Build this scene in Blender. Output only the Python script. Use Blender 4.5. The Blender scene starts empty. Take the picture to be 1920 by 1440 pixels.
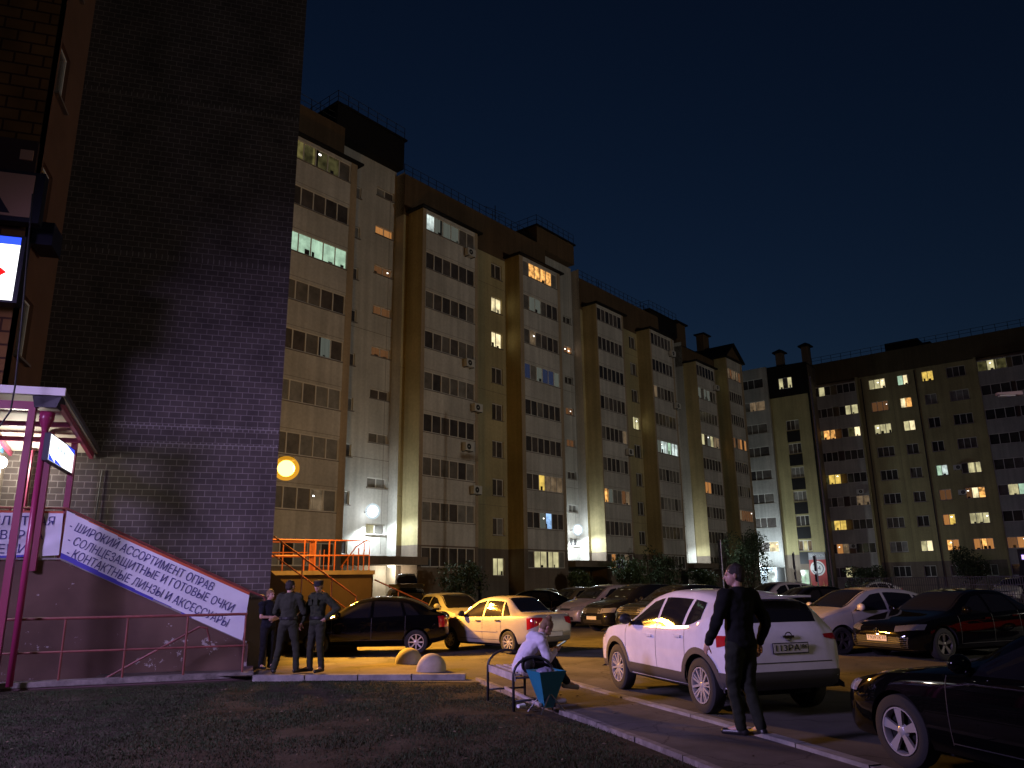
import bpy, bmesh, math, random
import numpy as np
from mathutils import Vector, Matrix
from mathutils.bvhtree import BVHTree
R = math.radians
random.seed(7)
rng = np.random.default_rng(7)
S = bpy.context.scene
COL = S.collection

# ------------------------------------------------------------------ camera
cam_d = bpy.data.cameras.new('camera')
cam = bpy.data.objects.new('camera', cam_d); COL.objects.link(cam)
cam_d.sensor_width = 36.0
cam_d.lens = 1442 / 1920 * 36
cam_d.clip_start = 0.05
cam_d.clip_end = 2000
YAW, PIT, ROL = R(72.505), R(14.478), R(-0.787)
_f = Vector((math.cos(YAW) * math.cos(PIT), math.sin(YAW) * math.cos(PIT), math.sin(PIT)))
_r = Vector((math.sin(YAW), -math.cos(YAW), 0)); _u = _r.cross(_f)
_r, _u = math.cos(ROL) * _r + math.sin(ROL) * _u, -math.sin(ROL) * _r + math.cos(ROL) * _u
_m = Matrix((_r, _u, -_f)).transposed().to_4x4()
cam.matrix_world = Matrix.Translation((0, 0, 1.6)) @ _m
S.camera = cam

# ------------------------------------------------------------------ sky, exposure
W = bpy.data.worlds.new('World'); S.world = W; W.use_nodes = True
wn = W.node_tree; wn.nodes.clear()
sky = wn.nodes.new('ShaderNodeTexSky'); sky.sky_type = 'NISHITA'; sky.sun_disc = False
sky.sun_elevation = R(-3.4); sky.sun_rotation = R(5); sky.altitude = 100
sky.air_density = 1.0; sky.dust_density = 0.6; sky.ozone_density = 1.9
bg = wn.nodes.new('ShaderNodeBackground'); bg.inputs[1].default_value = 0.20
wo = wn.nodes.new('ShaderNodeOutputWorld')
tint = wn.nodes.new('ShaderNodeMix'); tint.data_type = 'RGBA'; tint.blend_type = 'MULTIPLY'; tint.inputs[0].default_value = 1.0; tint.inputs[7].default_value = (0.50, 0.90, 1.12, 1)
wn.links.new(sky.outputs[0], tint.inputs[6]); wn.links.new(tint.outputs[2], bg.inputs[0]); wn.links.new(bg.outputs[0], wo.inputs[0])
S.view_settings.view_transform = 'Standard'
S.view_settings.look = 'None'
S.view_settings.exposure = 0.0
S.view_settings.gamma = 1.0
S.render.engine = 'CYCLES'
S.cycles.use_denoising = True
S.cycles.max_bounces = 5
S.cycles.diffuse_bounces = 2
S.cycles.glossy_bounces = 3
S.cycles.sample_clamp_indirect = 3.0
S.cycles.sample_clamp_direct = 0
S.cycles.caustics_reflective = False
S.cycles.caustics_refractive = False

# ------------------------------------------------------------------ helpers
def link(o, parent=None):
    COL.objects.link(o)
    if parent is not None:
        o.parent = parent
    return o

def tag(o, label=None, cat=None, group=None, kind=None):
    if label: o['label'] = label
    if cat: o['category'] = cat
    if group: o['group'] = group
    if kind: o['kind'] = kind
    return o

def thing(name, label, cat, loc=(0, 0, 0), rz=0.0, group=None):
    o = bpy.data.objects.new(name, None)
    o.empty_display_size = 0.2
    o.location = loc; o.rotation_euler = (0, 0, rz)
    link(o)
    return tag(o, label, cat, group)

def copy_tree(o, parent=None):
    c = o.copy(); COL.objects.link(c)
    if parent is not None:
        c.parent = parent
    for ch in list(o.children):
        copy_tree(ch, c)
    return c

class MB:
    def __init__(s):
        s.v = []; s.f = []; s.m = []
    def add(s, vs, fs, m=0):
        o = len(s.v)
        s.v += [tuple(map(float, v)) for v in vs]
        for f in fs:
            s.f.append(tuple(i + o for i in f)); s.m.append(m)
    def quad(s, a, b, c, d, m=0):
        s.add([a, b, c, d], [(0, 1, 2, 3)], m)
    def hexa(s, p, m=0):
        # p: 8 points, bottom ring 0-3, top ring 4-7
        s.add(p, [(3, 2, 1, 0), (4, 5, 6, 7), (0, 1, 5, 4), (1, 2, 6, 5), (2, 3, 7, 6), (3, 0, 4, 7)], m)
    def box(s, x0, x1, y0, y1, z0, z1, m=0, M=None):
        p = [(x0, y0, z0), (x1, y0, z0), (x1, y1, z0), (x0, y1, z0), (x0, y0, z1), (x1, y0, z1), (x1, y1, z1), (x0, y1, z1)]
        if M is not None: p = [M @ Vector(q) for q in p]
        s.hexa(p, m)
    def ring(s, c, ax, r, n, ref=None):
        ax = Vector(ax).normalized()
        if ref is None:
            ref = Vector((0, 0, 1)) if abs(ax.z) < 0.9 else Vector((1, 0, 0))
        a = ax.cross(ref).normalized(); b = ax.cross(a)
        return [Vector(c) + r * (math.cos(t) * a + math.sin(t) * b) for t in [2 * math.pi * i / n for i in range(n)]]
    def tube(s, pts, r, n=8, m=0, cap=True):
        pts = [Vector(p) for p in pts]; k = len(pts)
        rs = r if isinstance(r, (list, tuple)) else [r] * k
        rings = []; ref = None
        for i, p in enumerate(pts):
            d = (pts[min(i + 1, k - 1)] - pts[max(i - 1, 0)])
            if d.length < 1e-9: d = Vector((0, 0, 1))
            d.normalize()
            if ref is None:
                ref = Vector((0, 0, 1)) if abs(d.z) < 0.9 else Vector((1, 0, 0))
            a = d.cross(ref)
            if a.length < 1e-6: a = d.cross(Vector((0.3, 0.5, 0.8)))
            a.normalize(); b = d.cross(a).normalized()
            ref = a.cross(d)
            rings.append([p + rs[i] * (math.cos(t) * a + math.sin(t) * b) for t in [2 * math.pi * j / n for j in range(n)]])
        vs = [v for rr in rings for v in rr]; fs = []
        for i in range(k - 1):
            for j in range(n):
                j2 = (j + 1) % n
                fs.append((i * n + j, i * n + j2, (i + 1) * n + j2, (i + 1) * n + j))
        if cap:
            fs.append(tuple(range(n - 1, -1, -1))); fs.append(tuple((k - 1) * n + j for j in range(n)))
        s.add(vs, fs, m)
    def bar(s, a, b, w, h, m=0, up=(0, 0, 1)):
        a = Vector(a); b = Vector(b); d = (b - a).normalized(); up = Vector(up)
        x = d.cross(up)
        if x.length < 1e-6: x = d.cross(Vector((1, 0, 0)))
        x.normalize(); y = x.cross(d)
        x = x * w / 2; y = y * h / 2
        s.hexa([a - x - y, a + x - y, a + x + y, a - x + y, b - x - y, b + x - y, b + x + y, b - x + y], m)
    def lathe(s, prof, c=(0, 0, 0), n=24, m=0, axis='z'):
        vs = []; fs = []
        for (r, h) in prof:
            for j in range(n):
                t = 2 * math.pi * j / n
                p = (r * math.cos(t), r * math.sin(t), h)
                if axis == 'y': p = (p[0], p[2], p[1])
                if axis == 'x': p = (p[2], p[0], p[1])
                vs.append((p[0] + c[0], p[1] + c[1], p[2] + c[2]))
        for i in range(len(prof) - 1):
            for j in range(n):
                j2 = (j + 1) % n
                fs.append((i * n + j, i * n + j2, (i + 1) * n + j2, (i + 1) * n + j))
        s.add(vs, fs, m)
    def ell(s, c, r, n=12, m=0, M=None):
        k = max(6, n // 2 + 2); vs = []; fs = []
        for i in range(k + 1):
            ph = math.pi * i / k
            for j in range(n):
                t = 2 * math.pi * j / n
                p = Vector((r[0] * math.sin(ph) * math.cos(t), r[1] * math.sin(ph) * math.sin(t), r[2] * math.cos(ph)))
                if M is not None: p = M @ p
                vs.append(p + Vector(c))
        for i in range(k):
            for j in range(n):
                j2 = (j + 1) % n
                fs.append((i * n + j, (i + 1) * n + j, (i + 1) * n + j2, i * n + j2))
        s.add(vs, fs, m)
    def cap(s, a, b, ra, rb, n=12, m=0):
        """a tapered limb with round ends"""
        a = Vector(a); b = Vector(b); d = b - a; L = d.length
        d = d.normalized() if L > 1e-6 else Vector((0, 0, 1))
        pts = []; rs = []
        for t in (0.05, 0.35, 0.65, 0.88):
            pts.append(a - d * ra * math.cos(t * math.pi / 2)); rs.append(ra * math.sin(t * math.pi / 2))
        pts.append(a); rs.append(ra); pts.append(b); rs.append(rb)
        for t in (0.88, 0.65, 0.35, 0.05):
            pts.append(b + d * rb * math.cos(t * math.pi / 2)); rs.append(rb * math.sin(t * math.pi / 2))
        s.tube(pts, rs, n, m)
    def mesh(s, name, mats, smooth=False):
        me = bpy.data.meshes.new(name)
        me.from_pydata(s.v, [], s.f)
        for mm in (mats if isinstance(mats, (list, tuple)) else [mats]):
            me.materials.append(mm)
        me.polygons.foreach_set('material_index', s.m)
        if smooth is not False:
            me.polygons.foreach_set('use_smooth', [True] * len(me.polygons))
            if smooth is not True:
                me.set_sharp_from_angle(angle=R(smooth))
        me.update()
        return me
    def build(s, name, mats, parent=None, smooth=False, loc=None, rz=None):
        o = bpy.data.objects.new(name, s.mesh(name, mats, smooth))
        link(o, parent)
        if loc is not None: o.location = loc
        if rz is not None: o.rotation_euler = (0, 0, rz)
        return o

def bake(o, name=None):
    """replace the mesh of o by its evaluated one and drop the modifiers"""
    dg = bpy.context.evaluated_depsgraph_get()
    me = bpy.data.meshes.new_from_object(o.evaluated_get(dg))
    o.modifiers.clear(); old = o.data; o.data = me
    if old.users == 0 and isinstance(old, bpy.types.Mesh): bpy.data.meshes.remove(old)
    return o

def text_mesh(txt, size, depth=0.004, align='CENTER', bold=0.0):
    cu = bpy.data.curves.new('lettering', 'FONT')
    cu.body = txt; cu.size = size; cu.align_x = align; cu.align_y = 'CENTER'
    cu.extrude = depth; cu.offset = bold
    o = bpy.data.objects.new('lettering', cu); COL.objects.link(o)
    dg = bpy.context.evaluated_depsgraph_get()
    me = bpy.data.meshes.new_from_object(o.evaluated_get(dg))
    bpy.data.objects.remove(o); bpy.data.curves.remove(cu)
    return me

def letters(name, txt, size, mat, M, parent=None, width=None, bold=0.0, align='CENTER'):
    me = text_mesh(txt, size, 0.003, align, bold)
    me.materials.clear(); me.materials.append(mat)
    sx = 1.0
    if width:
        xs = [v.co.x for v in me.vertices]
        sx = width / (max(xs) - min(xs))
    me.transform(M @ Matrix.Diagonal((sx, 1, 1, 1)))
    o = bpy.data.objects.new(name, me)
    return link(o, parent)

# ------------------------------------------------------------------ materials
def newmat(name):
    m = bpy.data.materials.new(name); m.use_nodes = True
    nt = m.node_tree
    return m, nt, nt.nodes['Principled BSDF']

def mat(name, col, rough=0.6, metal=0.0, var=0.0, vscale=3.0, bump=0.0, bscale=40.0, spec=0.5, coat=0.0, dirt=None):
    m, nt, b = newmat(name)
    b.inputs['Base Color'].default_value = (*col, 1)
    b.inputs['Roughness'].default_value = rough
    b.inputs['Metallic'].default_value = metal
    b.inputs['Specular IOR Level'].default_value = spec
    b.inputs['Coat Weight'].default_value = coat
    b.inputs['Coat Roughness'].default_value = 0.03
    tc = None
    if var or bump:
        tc = nt.nodes.new('ShaderNodeTexCoord')
    if var:
        n = nt.nodes.new('ShaderNodeTexNoise'); n.inputs['Scale'].default_value = vscale; n.inputs['Detail'].default_value = 6
        n.inputs['Roughness'].default_value = 0.65
        nt.links.new(tc.outputs['Object'], n.inputs['Vector'])
        mr = nt.nodes.new('ShaderNodeMapRange')
        mr.inputs[1].default_value = 0.3; mr.inputs[2].default_value = 0.7
        mr.inputs[3].default_value = 1 - var; mr.inputs[4].default_value = 1 + var
        nt.links.new(n.outputs[0], mr.inputs[0])
        mx = nt.nodes.new('ShaderNodeMix'); mx.data_type = 'RGBA'; mx.blend_type = 'MULTIPLY'
        mx.inputs[0].default_value = 1
        mx.inputs[6].default_value = (*col, 1)
        nt.links.new(mr.outputs[0], mx.inputs[7])
        nt.links.new(mx.outputs[2], b.inputs['Base Color'])
    if bump:
        n2 = nt.nodes.new('ShaderNodeTexNoise'); n2.inputs['Scale'].default_value = bscale; n2.inputs['Detail'].default_value = 4
        nt.links.new(tc.outputs['Object'], n2.inputs['Vector'])
        bp = nt.nodes.new('ShaderNodeBump'); bp.inputs['Strength'].default_value = bump; bp.inputs['Distance'].default_value = 0.02
        nt.links.new(n2.outputs[0], bp.inputs['Height']); nt.links.new(bp.outputs[0], b.inputs['Normal'])
    return m

def emat(name, col, strength, base=(0.02, 0.02, 0.02), fold=0.0, fscale=14.0, blot=0.0, bscale=2.2):
    """something that gives off light: a lit room behind glass, a lamp, a sign"""
    m, nt, b = newmat(name)
    b.inputs['Base Color'].default_value = (*base, 1); b.inputs['Roughness'].default_value = 0.15
    b.inputs['Emission Color'].default_value = (*col, 1)
    b.inputs['Emission Strength'].default_value = strength
    if fold or blot:
        tc = nt.nodes.new('ShaderNodeTexCoord')
        last = None
        if fold:
            sp = nt.nodes.new('ShaderNodeSeparateXYZ'); nt.links.new(tc.outputs['Object'], sp.inputs[0])
            ad = nt.nodes.new('ShaderNodeMath'); ad.operation = 'ADD'
            nt.links.new(sp.outputs[0], ad.inputs[0]); nt.links.new(sp.outputs[1], ad.inputs[1])
            cb = nt.nodes.new('ShaderNodeCombineXYZ'); nt.links.new(ad.outputs[0], cb.inputs[0])
            nz = nt.nodes.new('ShaderNodeTexNoise'); nz.inputs['Scale'].default_value = fscale; nz.inputs['Detail'].default_value = 2
            nt.links.new(cb.outputs[0], nz.inputs['Vector'])
            mr = nt.nodes.new('ShaderNodeMapRange'); mr.inputs[1].default_value = 0.3; mr.inputs[2].default_value = 0.7
            mr.inputs[3].default_value = 1 - fold; mr.inputs[4].default_value = 1 + fold * 0.6
            nt.links.new(nz.outputs[0], mr.inputs[0]); last = mr.outputs[0]
        if blot:
            nz = nt.nodes.new('ShaderNodeTexNoise'); nz.inputs['Scale'].default_value = bscale; nz.inputs['Detail'].default_value = 3
            nt.links.new(tc.outputs['Object'], nz.inputs['Vector'])
            mr = nt.nodes.new('ShaderNodeMapRange'); mr.inputs[1].default_value = 0.35; mr.inputs[2].default_value = 0.65
            mr.inputs[3].default_value = max(0, 1 - blot); mr.inputs[4].default_value = 1 + blot
            nt.links.new(nz.outputs[0], mr.inputs[0])
            if last is None: last = mr.outputs[0]
            else:
                mu = nt.nodes.new('ShaderNodeMath'); mu.operation = 'MULTIPLY'
                nt.links.new(last, mu.inputs[0]); nt.links.new(mr.outputs[0], mu.inputs[1]); last = mu.outputs[0]
        ms = nt.nodes.new('ShaderNodeMath'); ms.operation = 'MULTIPLY'; ms.inputs[1].default_value = strength
        nt.links.new(last, ms.inputs[0]); nt.links.new(ms.outputs[0], b.inputs['Emission Strength'])
    return m

def brickmat(name, c1, c2, mortar, bw, bh, ms, swap='xz', rough=0.85, bump=0.3, off=0.5):
    m, nt, b = newmat(name)
    b.inputs['Roughness'].default_value = rough
    b.inputs['Specular IOR Level'].default_value = 0.25
    tc = nt.nodes.new('ShaderNodeTexCoord'); sp = nt.nodes.new('ShaderNodeSeparateXYZ'); cb = nt.nodes.new('ShaderNodeCombineXYZ')
    nt.links.new(tc.outputs['Object'], sp.inputs[0])
    nt.links.new(sp.outputs['XYZ'.index(swap[0].upper())], cb.inputs[0]); nt.links.new(sp.outputs['XYZ'.index(swap[1].upper())], cb.inputs[1])
    br = nt.nodes.new('ShaderNodeTexBrick')
    br.inputs['Color1'].default_value = (*c1, 1); br.inputs['Color2'].default_value = (*c2, 1); br.inputs['Mortar'].default_value = (*mortar, 1)
    br.inputs['Scale'].default_value = 1; br.inputs['Mortar Size'].default_value = ms; br.inputs['Brick Width'].default_value = bw; br.inputs['Row Height'].default_value = bh
    br.inputs['Bias'].default_value = -0.2; br.offset = off
    nt.links.new(cb.outputs[0], br.inputs['Vector'])
    n = nt.nodes.new('ShaderNodeTexNoise'); n.inputs['Scale'].default_value = 1.3; n.inputs['Detail'].default_value = 7
    nt.links.new(tc.outputs['Object'], n.inputs['Vector'])
    mr = nt.nodes.new('ShaderNodeMapRange'); mr.inputs[1].default_value = 0.3; mr.inputs[2].default_value = 0.7; mr.inputs[3].default_value = 0.7; mr.inputs[4].default_value = 1.25
    nt.links.new(n.outputs[0], mr.inputs[0])
    mx = nt.nodes.new('ShaderNodeMix'); mx.data_type = 'RGBA'; mx.blend_type = 'MULTIPLY'; mx.inputs[0].default_value = 1
    nt.links.new(br.outputs[0], mx.inputs[6]); nt.links.new(mr.outputs[0], mx.inputs[7]); nt.links.new(mx.outputs[2], b.inputs['Base Color'])
    bp = nt.nodes.new('ShaderNodeBump'); bp.inputs['Strength'].default_value = bump; bp.inputs['Distance'].default_value = 0.01; bp.invert = True
    nt.links.new(br.outputs[1], bp.inputs['Height']); nt.links.new(bp.outputs[0], b.inputs['Normal'])
    return m

def panel(name, col, var=0.12, rough=0.88):
    m, nt, b = newmat(name); b.inputs['Roughness'].default_value = rough; b.inputs['Specular IOR Level'].default_value = 0.2
    tc = nt.nodes.new('ShaderNodeTexCoord'); last = None
    for (sc, lo, hi, st) in (((0.35, 0.35, 0.35), 1 - var, 1 + var, 5), ((2.6, 2.6, 0.10), 1 - var * 1.3, 1 + var * 0.5, 4), ((6, 6, 6), 1 - var * 0.5, 1 + var * 0.5, 3)):
        mp = nt.nodes.new('ShaderNodeMapping'); mp.inputs['Scale'].default_value = sc; nt.links.new(tc.outputs['Object'], mp.inputs['Vector'])
        n = nt.nodes.new('ShaderNodeTexNoise'); n.inputs['Scale'].default_value = 1.0; n.inputs['Detail'].default_value = st; nt.links.new(mp.outputs[0], n.inputs['Vector'])
        mr = nt.nodes.new('ShaderNodeMapRange'); mr.inputs[1].default_value = 0.32; mr.inputs[2].default_value = 0.68; mr.inputs[3].default_value = lo; mr.inputs[4].default_value = hi; nt.links.new(n.outputs[0], mr.inputs[0])
        if last is None: last = mr.outputs[0]
        else:
            mu = nt.nodes.new('ShaderNodeMath'); mu.operation = 'MULTIPLY'; nt.links.new(last, mu.inputs[0]); nt.links.new(mr.outputs[0], mu.inputs[1]); last = mu.outputs[0]
    mx = nt.nodes.new('ShaderNodeMix'); mx.data_type = 'RGBA'; mx.blend_type = 'MULTIPLY'; mx.inputs[0].default_value = 1; mx.inputs[6].default_value = (*col, 1)
    nt.links.new(last, mx.inputs[7]); nt.links.new(mx.outputs[2], b.inputs['Base Color']); return m

def cracked(name, col, rough, var=0.35, crack=0.45, cs=0.55):
    m = mat(name, col, rough, var=var, vscale=0.9, bump=0.35, bscale=90, spec=0.25)
    nt = m.node_tree; b = nt.nodes['Principled BSDF']
    src = b.inputs['Base Color'].links[0].from_socket
    tc = nt.nodes.new('ShaderNodeTexCoord'); n = nt.nodes.new('ShaderNodeTexNoise'); n.inputs['Scale'].default_value = 1.5; n.inputs['Detail'].default_value = 5
    nt.links.new(tc.outputs['Object'], n.inputs['Vector'])
    ma = nt.nodes.new('ShaderNodeVectorMath'); ma.operation = 'MULTIPLY_ADD'; ma.inputs[1].default_value = (0.8, 0.8, 0.8)
    nt.links.new(n.outputs['Color'], ma.inputs[0]); nt.links.new(tc.outputs['Object'], ma.inputs[2])
    vo = nt.nodes.new('ShaderNodeTexVoronoi'); vo.feature = 'DISTANCE_TO_EDGE'; vo.inputs['Scale'].default_value = cs; nt.links.new(ma.outputs[0], vo.inputs['Vector'])
    mr = nt.nodes.new('ShaderNodeMapRange'); mr.inputs[1].default_value = 0.0; mr.inputs[2].default_value = 0.014; mr.inputs[3].default_value = crack; mr.inputs[4].default_value = 1.0; nt.links.new(vo.outputs['Distance'], mr.inputs[0])
    n2 = nt.nodes.new('ShaderNodeTexNoise'); n2.inputs['Scale'].default_value = 0.35; n2.inputs['Detail'].default_value = 2; nt.links.new(tc.outputs['Object'], n2.inputs['Vector'])
    m2 = nt.nodes.new('ShaderNodeMapRange'); m2.inputs[1].default_value = 0.50; m2.inputs[2].default_value = 0.53; m2.inputs[3].default_value = 0.82; m2.inputs[4].default_value = 1.1; nt.links.new(n2.outputs[0], m2.inputs[0])
    mu = nt.nodes.new('ShaderNodeMath'); mu.operation = 'MULTIPLY'; nt.links.new(mr.outputs[0], mu.inputs[0]); nt.links.new(m2.outputs[0], mu.inputs[1])
    mx = nt.nodes.new('ShaderNodeMix'); mx.data_type = 'RGBA'; mx.blend_type = 'MULTIPLY'; mx.inputs[0].default_value = 1
    nt.links.new(src, mx.inputs[6]); nt.links.new(mu.outputs[0], mx.inputs[7]); nt.links.new(mx.outputs[2], b.inputs['Base Color']); return m

M = {}
M['asphalt'] = cracked('asphalt', (0.10, 0.093, 0.086), 0.85)
M['path'] = cracked('path_asphalt', (0.100, 0.088, 0.082), 0.9, 0.4, 0.5, 0.9)
M['soil'] = mat('soil', (0.050, 0.041, 0.029), 1.0, var=0.6, vscale=1.6, bump=0.8, bscale=25, spec=0.1)
M['kerb'] = mat('kerb_concrete', (0.24, 0.225, 0.21), 0.85, var=0.35, vscale=4, bump=0.3, bscale=50)
M['kerb_old'] = mat('kerb_weathered', (0.19, 0.165, 0.15), 0.9, var=0.5, vscale=5, bump=0.4, bscale=40)
M['concrete'] = mat('concrete', (0.30, 0.28, 0.26), 0.85, var=0.25, vscale=3, bump=0.2, bscale=40)
M['white_wall'] = panel('white_panel', (0.58, 0.56, 0.53), 0.14)
M['white_wall2'] = panel('white_panel_warm', (0.55, 0.53, 0.49), 0.14)
M['yellow_wall'] = panel('yellow_panel', (0.48, 0.41, 0.23), 0.14)
M['tan_wall'] = panel('tan_panel', (0.42, 0.33, 0.23), 0.14)
M['brown_attic'] = panel('brown_attic', (0.13, 0.085, 0.050), 0.14)
M['plinth'] = panel('plinth_render', (0.22, 0.175, 0.14), 0.14)
M['black_roof'] = mat('black_roofing', (0.012, 0.011, 0.012), 0.7, var=0.2, spec=0.2)
M['grey_wall'] = panel('grey_panel', (0.46, 0.45, 0.43), 0.14)
M['b_yellow'] = panel('ochre_panel', (0.44, 0.385, 0.20), 0.14)
M['seam'] = mat('panel_seam', (0.16, 0.13, 0.10), 0.9)
M['frame'] = mat('window_frame', (0.72, 0.70, 0.66), 0.5)
M['sill'] = mat('window_sill', (0.20, 0.17, 0.15), 0.6)
M['dkframe'] = mat('dark_window_frame', (0.06, 0.04, 0.035), 0.5)
for i, (c, r) in enumerate((((0.075, 0.067, 0.066), 0.12), ((0.115, 0.100, 0.094), 0.16), ((0.18, 0.165, 0.15), 0.25), ((0.27, 0.26, 0.24), 0.3), ((0.045, 0.042, 0.045), 0.08))):
    M['g%d' % i] = mat('window_glass_%s' % 'abcde'[i], c, r, var=0.35, vscale=1.5)
M['Lwhite'] = emat('room_cool_white', (0.85, 1.0, 0.95), 0.7, fold=0.4, blot=0.6, bscale=1.6)
M['Lgreen'] = emat('room_blinds', (0.62, 0.92, 0.66), 0.62, fold=0.10, blot=0.25)
M['Lolive'] = emat('room_olive', (0.55, 0.47, 0.16), 0.20, blot=0.5)
M['Lolive2'] = emat('room_olive_dim', (0.5, 0.45, 0.17), 0.075, blot=0.6)
M['Lorange'] = emat('room_orange', (1.0, 0.48, 0.13), 0.95, fold=0.2, blot=0.7, bscale=2.5)
M['Lamber'] = emat('room_amber', (1.0, 0.42, 0.12), 0.42, fold=0.25)
M['Lwarm'] = emat('room_warm', (1.0, 0.84, 0.48), 0.95, fold=0.35, blot=0.55, bscale=1.3)
M['Lyellow'] = emat('room_pale_yellow', (0.95, 0.86, 0.46), 0.55, fold=0.38, blot=0.4, bscale=1.1)
M['Lgold'] = emat('room_gold', (1.0, 0.68, 0.14), 0.75, fold=0.2, blot=0.3)
M['Ldim'] = emat('room_dim', (0.50, 0.55, 0.46), 0.16, fold=0.5)
M['Lwdim'] = emat('room_dim_warm', (0.75, 0.52, 0.30), 0.17, fold=0.4, blot=0.4)
M['Lblue'] = emat('room_blue_curtain', (0.16, 0.22, 0.50), 0.10, fold=0.5)
M['Ltv'] = emat('room_screen', (0.35, 0.6, 1.0), 0.8, blot=0.6)
M['Lterra'] = emat('room_terracotta', (0.75, 0.33, 0.13), 0.14, fold=0.3)
M['Lspark'] = emat('room_lamp', (1.0, 0.95, 0.85), 4.0)
M['steel'] = mat('galvanised_steel', (0.30, 0.30, 0.31), 0.4, 0.8)
M['dark_metal'] = mat('dark_metal', (0.03, 0.03, 0.034), 0.45, 0.5)
M['white_plastic'] = mat('white_plastic', (0.6, 0.6, 0.58), 0.4)
M['black_plastic'] = mat('black_plastic', (0.02, 0.02, 0.022), 0.5)
M['b_attic'] = panel('olive_attic', (0.135, 0.108, 0.062), 0.14)
def halomat(name, col, s, t):
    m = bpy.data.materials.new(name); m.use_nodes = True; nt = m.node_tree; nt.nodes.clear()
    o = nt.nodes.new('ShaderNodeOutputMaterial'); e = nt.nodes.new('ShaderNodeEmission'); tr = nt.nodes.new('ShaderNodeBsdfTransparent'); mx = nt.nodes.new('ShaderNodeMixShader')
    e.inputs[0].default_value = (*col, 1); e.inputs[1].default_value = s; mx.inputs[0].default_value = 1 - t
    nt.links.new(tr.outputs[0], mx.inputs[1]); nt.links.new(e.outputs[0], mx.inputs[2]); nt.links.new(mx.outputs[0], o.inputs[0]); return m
M['halo_white'] = halomat('lamp_halo_white', (0.75, 0.9, 1.0), 1.1, 0.6)  # painted glare halo of the white floodlights, emission mixed with transparency
M['halo_sodium'] = halomat('lamp_halo_orange', (1.0, 0.44, 0.02), 1.0, 0.5)  # painted orange glare halo of the sodium lamp
M['lamp_white'] = emat('lamp_cool_white', (0.9, 0.97, 1.0), 18)
M['lamp_sodium'] = emat('lamp_sodium', (1.0, 0.50, 0.06), 22)
M['lamp_warm'] = emat('lamp_warm_white', (1.0, 0.9, 0.72), 14)

def lamp(name, kind, loc, col, power, radius=0.1, direction=None, angle=120, blend=0.5, parent=None):
    d = bpy.data.lights.new(name, kind)
    d.color = col; d.energy = power
    if kind in ('POINT', 'SPOT'): d.shadow_soft_size = radius
    o = bpy.data.objects.new(name, d); link(o, parent); o.location = loc
    if kind == 'SPOT':
        d.spot_size = R(angle); d.spot_blend = blend
    if direction is not None:
        o.rotation_euler = Vector(direction).to_track_quat('-Z', 'Y').to_euler()
    return o
# ------------------------------------------------------------------ ground, road, lawn
def sstep(a, b, x):
    t = min(1, max(0, (x - a) / (b - a))); return t * t * (3 - 2 * t)
def lawn_z(y): return -0.14 * sstep(6.5, 14.5, y)
def path_z(y): return -0.09 * sstep(6.5, 14.5, y)
ROADZ = -0.13
mb = MB()
mb.quad((-400, -400, ROADZ - 0.02), (400, -400, ROADZ - 0.02), (400, 400, ROADZ - 0.02), (-400, 400, ROADZ - 0.02))
tag(mb.build('ground', M['asphalt']), kind='structure')
mb = MB()
mb.quad((5.2, -60, ROADZ), (75, -60, ROADZ), (75, 13.5, ROADZ), (5.2, 13.5, ROADZ))
mb.quad((-0.1, 16.3, ROADZ), (5.2, 13.5, ROADZ), (75, 13.5, ROADZ), (75, 80, ROADZ))
mb.quad((-0.1, 16.3, ROADZ), (75, 80, ROADZ), (0.1, 80, ROADZ), (-0.1, 40, ROADZ))
tag(mb.build('road', M['asphalt']), kind='structure')
mb = MB()                                                    # paving where the group stands
mb.add([(-3.0, 17.45, -0.05), (-0.1, 16.28, -0.05), (3.6, 14.86, -0.05), (3.75, 15.2, -0.09), (3.35, 18.3, -0.126), (0.1, 18.9, -0.126), (-3.0, 18.95, -0.06)], [(0, 1, 2, 3, 4, 5, 6)])
tag(mb.build('pavement', cracked('paving_asphalt', (0.13, 0.105, 0.085), 0.9, 0.4, 0.5, 0.8)), kind='structure')
mb = MB()                                                    # lawn base as a sheet that falls away from the camera
ys = np.linspace(-8, 16.6, 60); xs = np.linspace(-16, 3.74, 40)
def lawn_y_lim(x): return 16.22 - 0.40 * (x + 0.1) if x > -0.1 else 16.75
vs = []; fs = []
for i, x in enumerate(xs):
    yl = lawn_y_lim(x)
    for j in range(60):
        y = -8 + (yl + 8) * j / 59
        vs.append((x, y, lawn_z(y)))
for i in range(39):
    for j in range(59):
        a = i * 60 + j; fs.append((a, a + 60, a + 61, a + 1))
mb.add(vs, fs)
tag(mb.build('lawn', M['soil'], smooth=True), kind='structure')
def strip(name, x0, x1, y0, y1, zf, m, dz=0.0, n=30, th=None):
    mb = MB()
    for k in range(n):
        a = y0 + (y1 - y0) * k / n; b = y0 + (y1 - y0) * (k + 1) / n
        za, zb = zf(a) + dz, zf(b) + dz
        if th is None: mb.quad((x0, a, za), (x1, a, za), (x1, b, zb), (x0, b, zb))
        else: mb.hexa([(x0, a, za - th), (x1, a, za - th), (x1, b, zb - th), (x0, b, zb - th), (x0, a, za), (x1, a, za), (x1, b, zb), (x0, b, zb)])
    return mb.build(name, m)
tag(strip('footpath', 3.92, 5.06, -8, 14.7, path_z, M['path'], 0.0), kind='structure')
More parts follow.
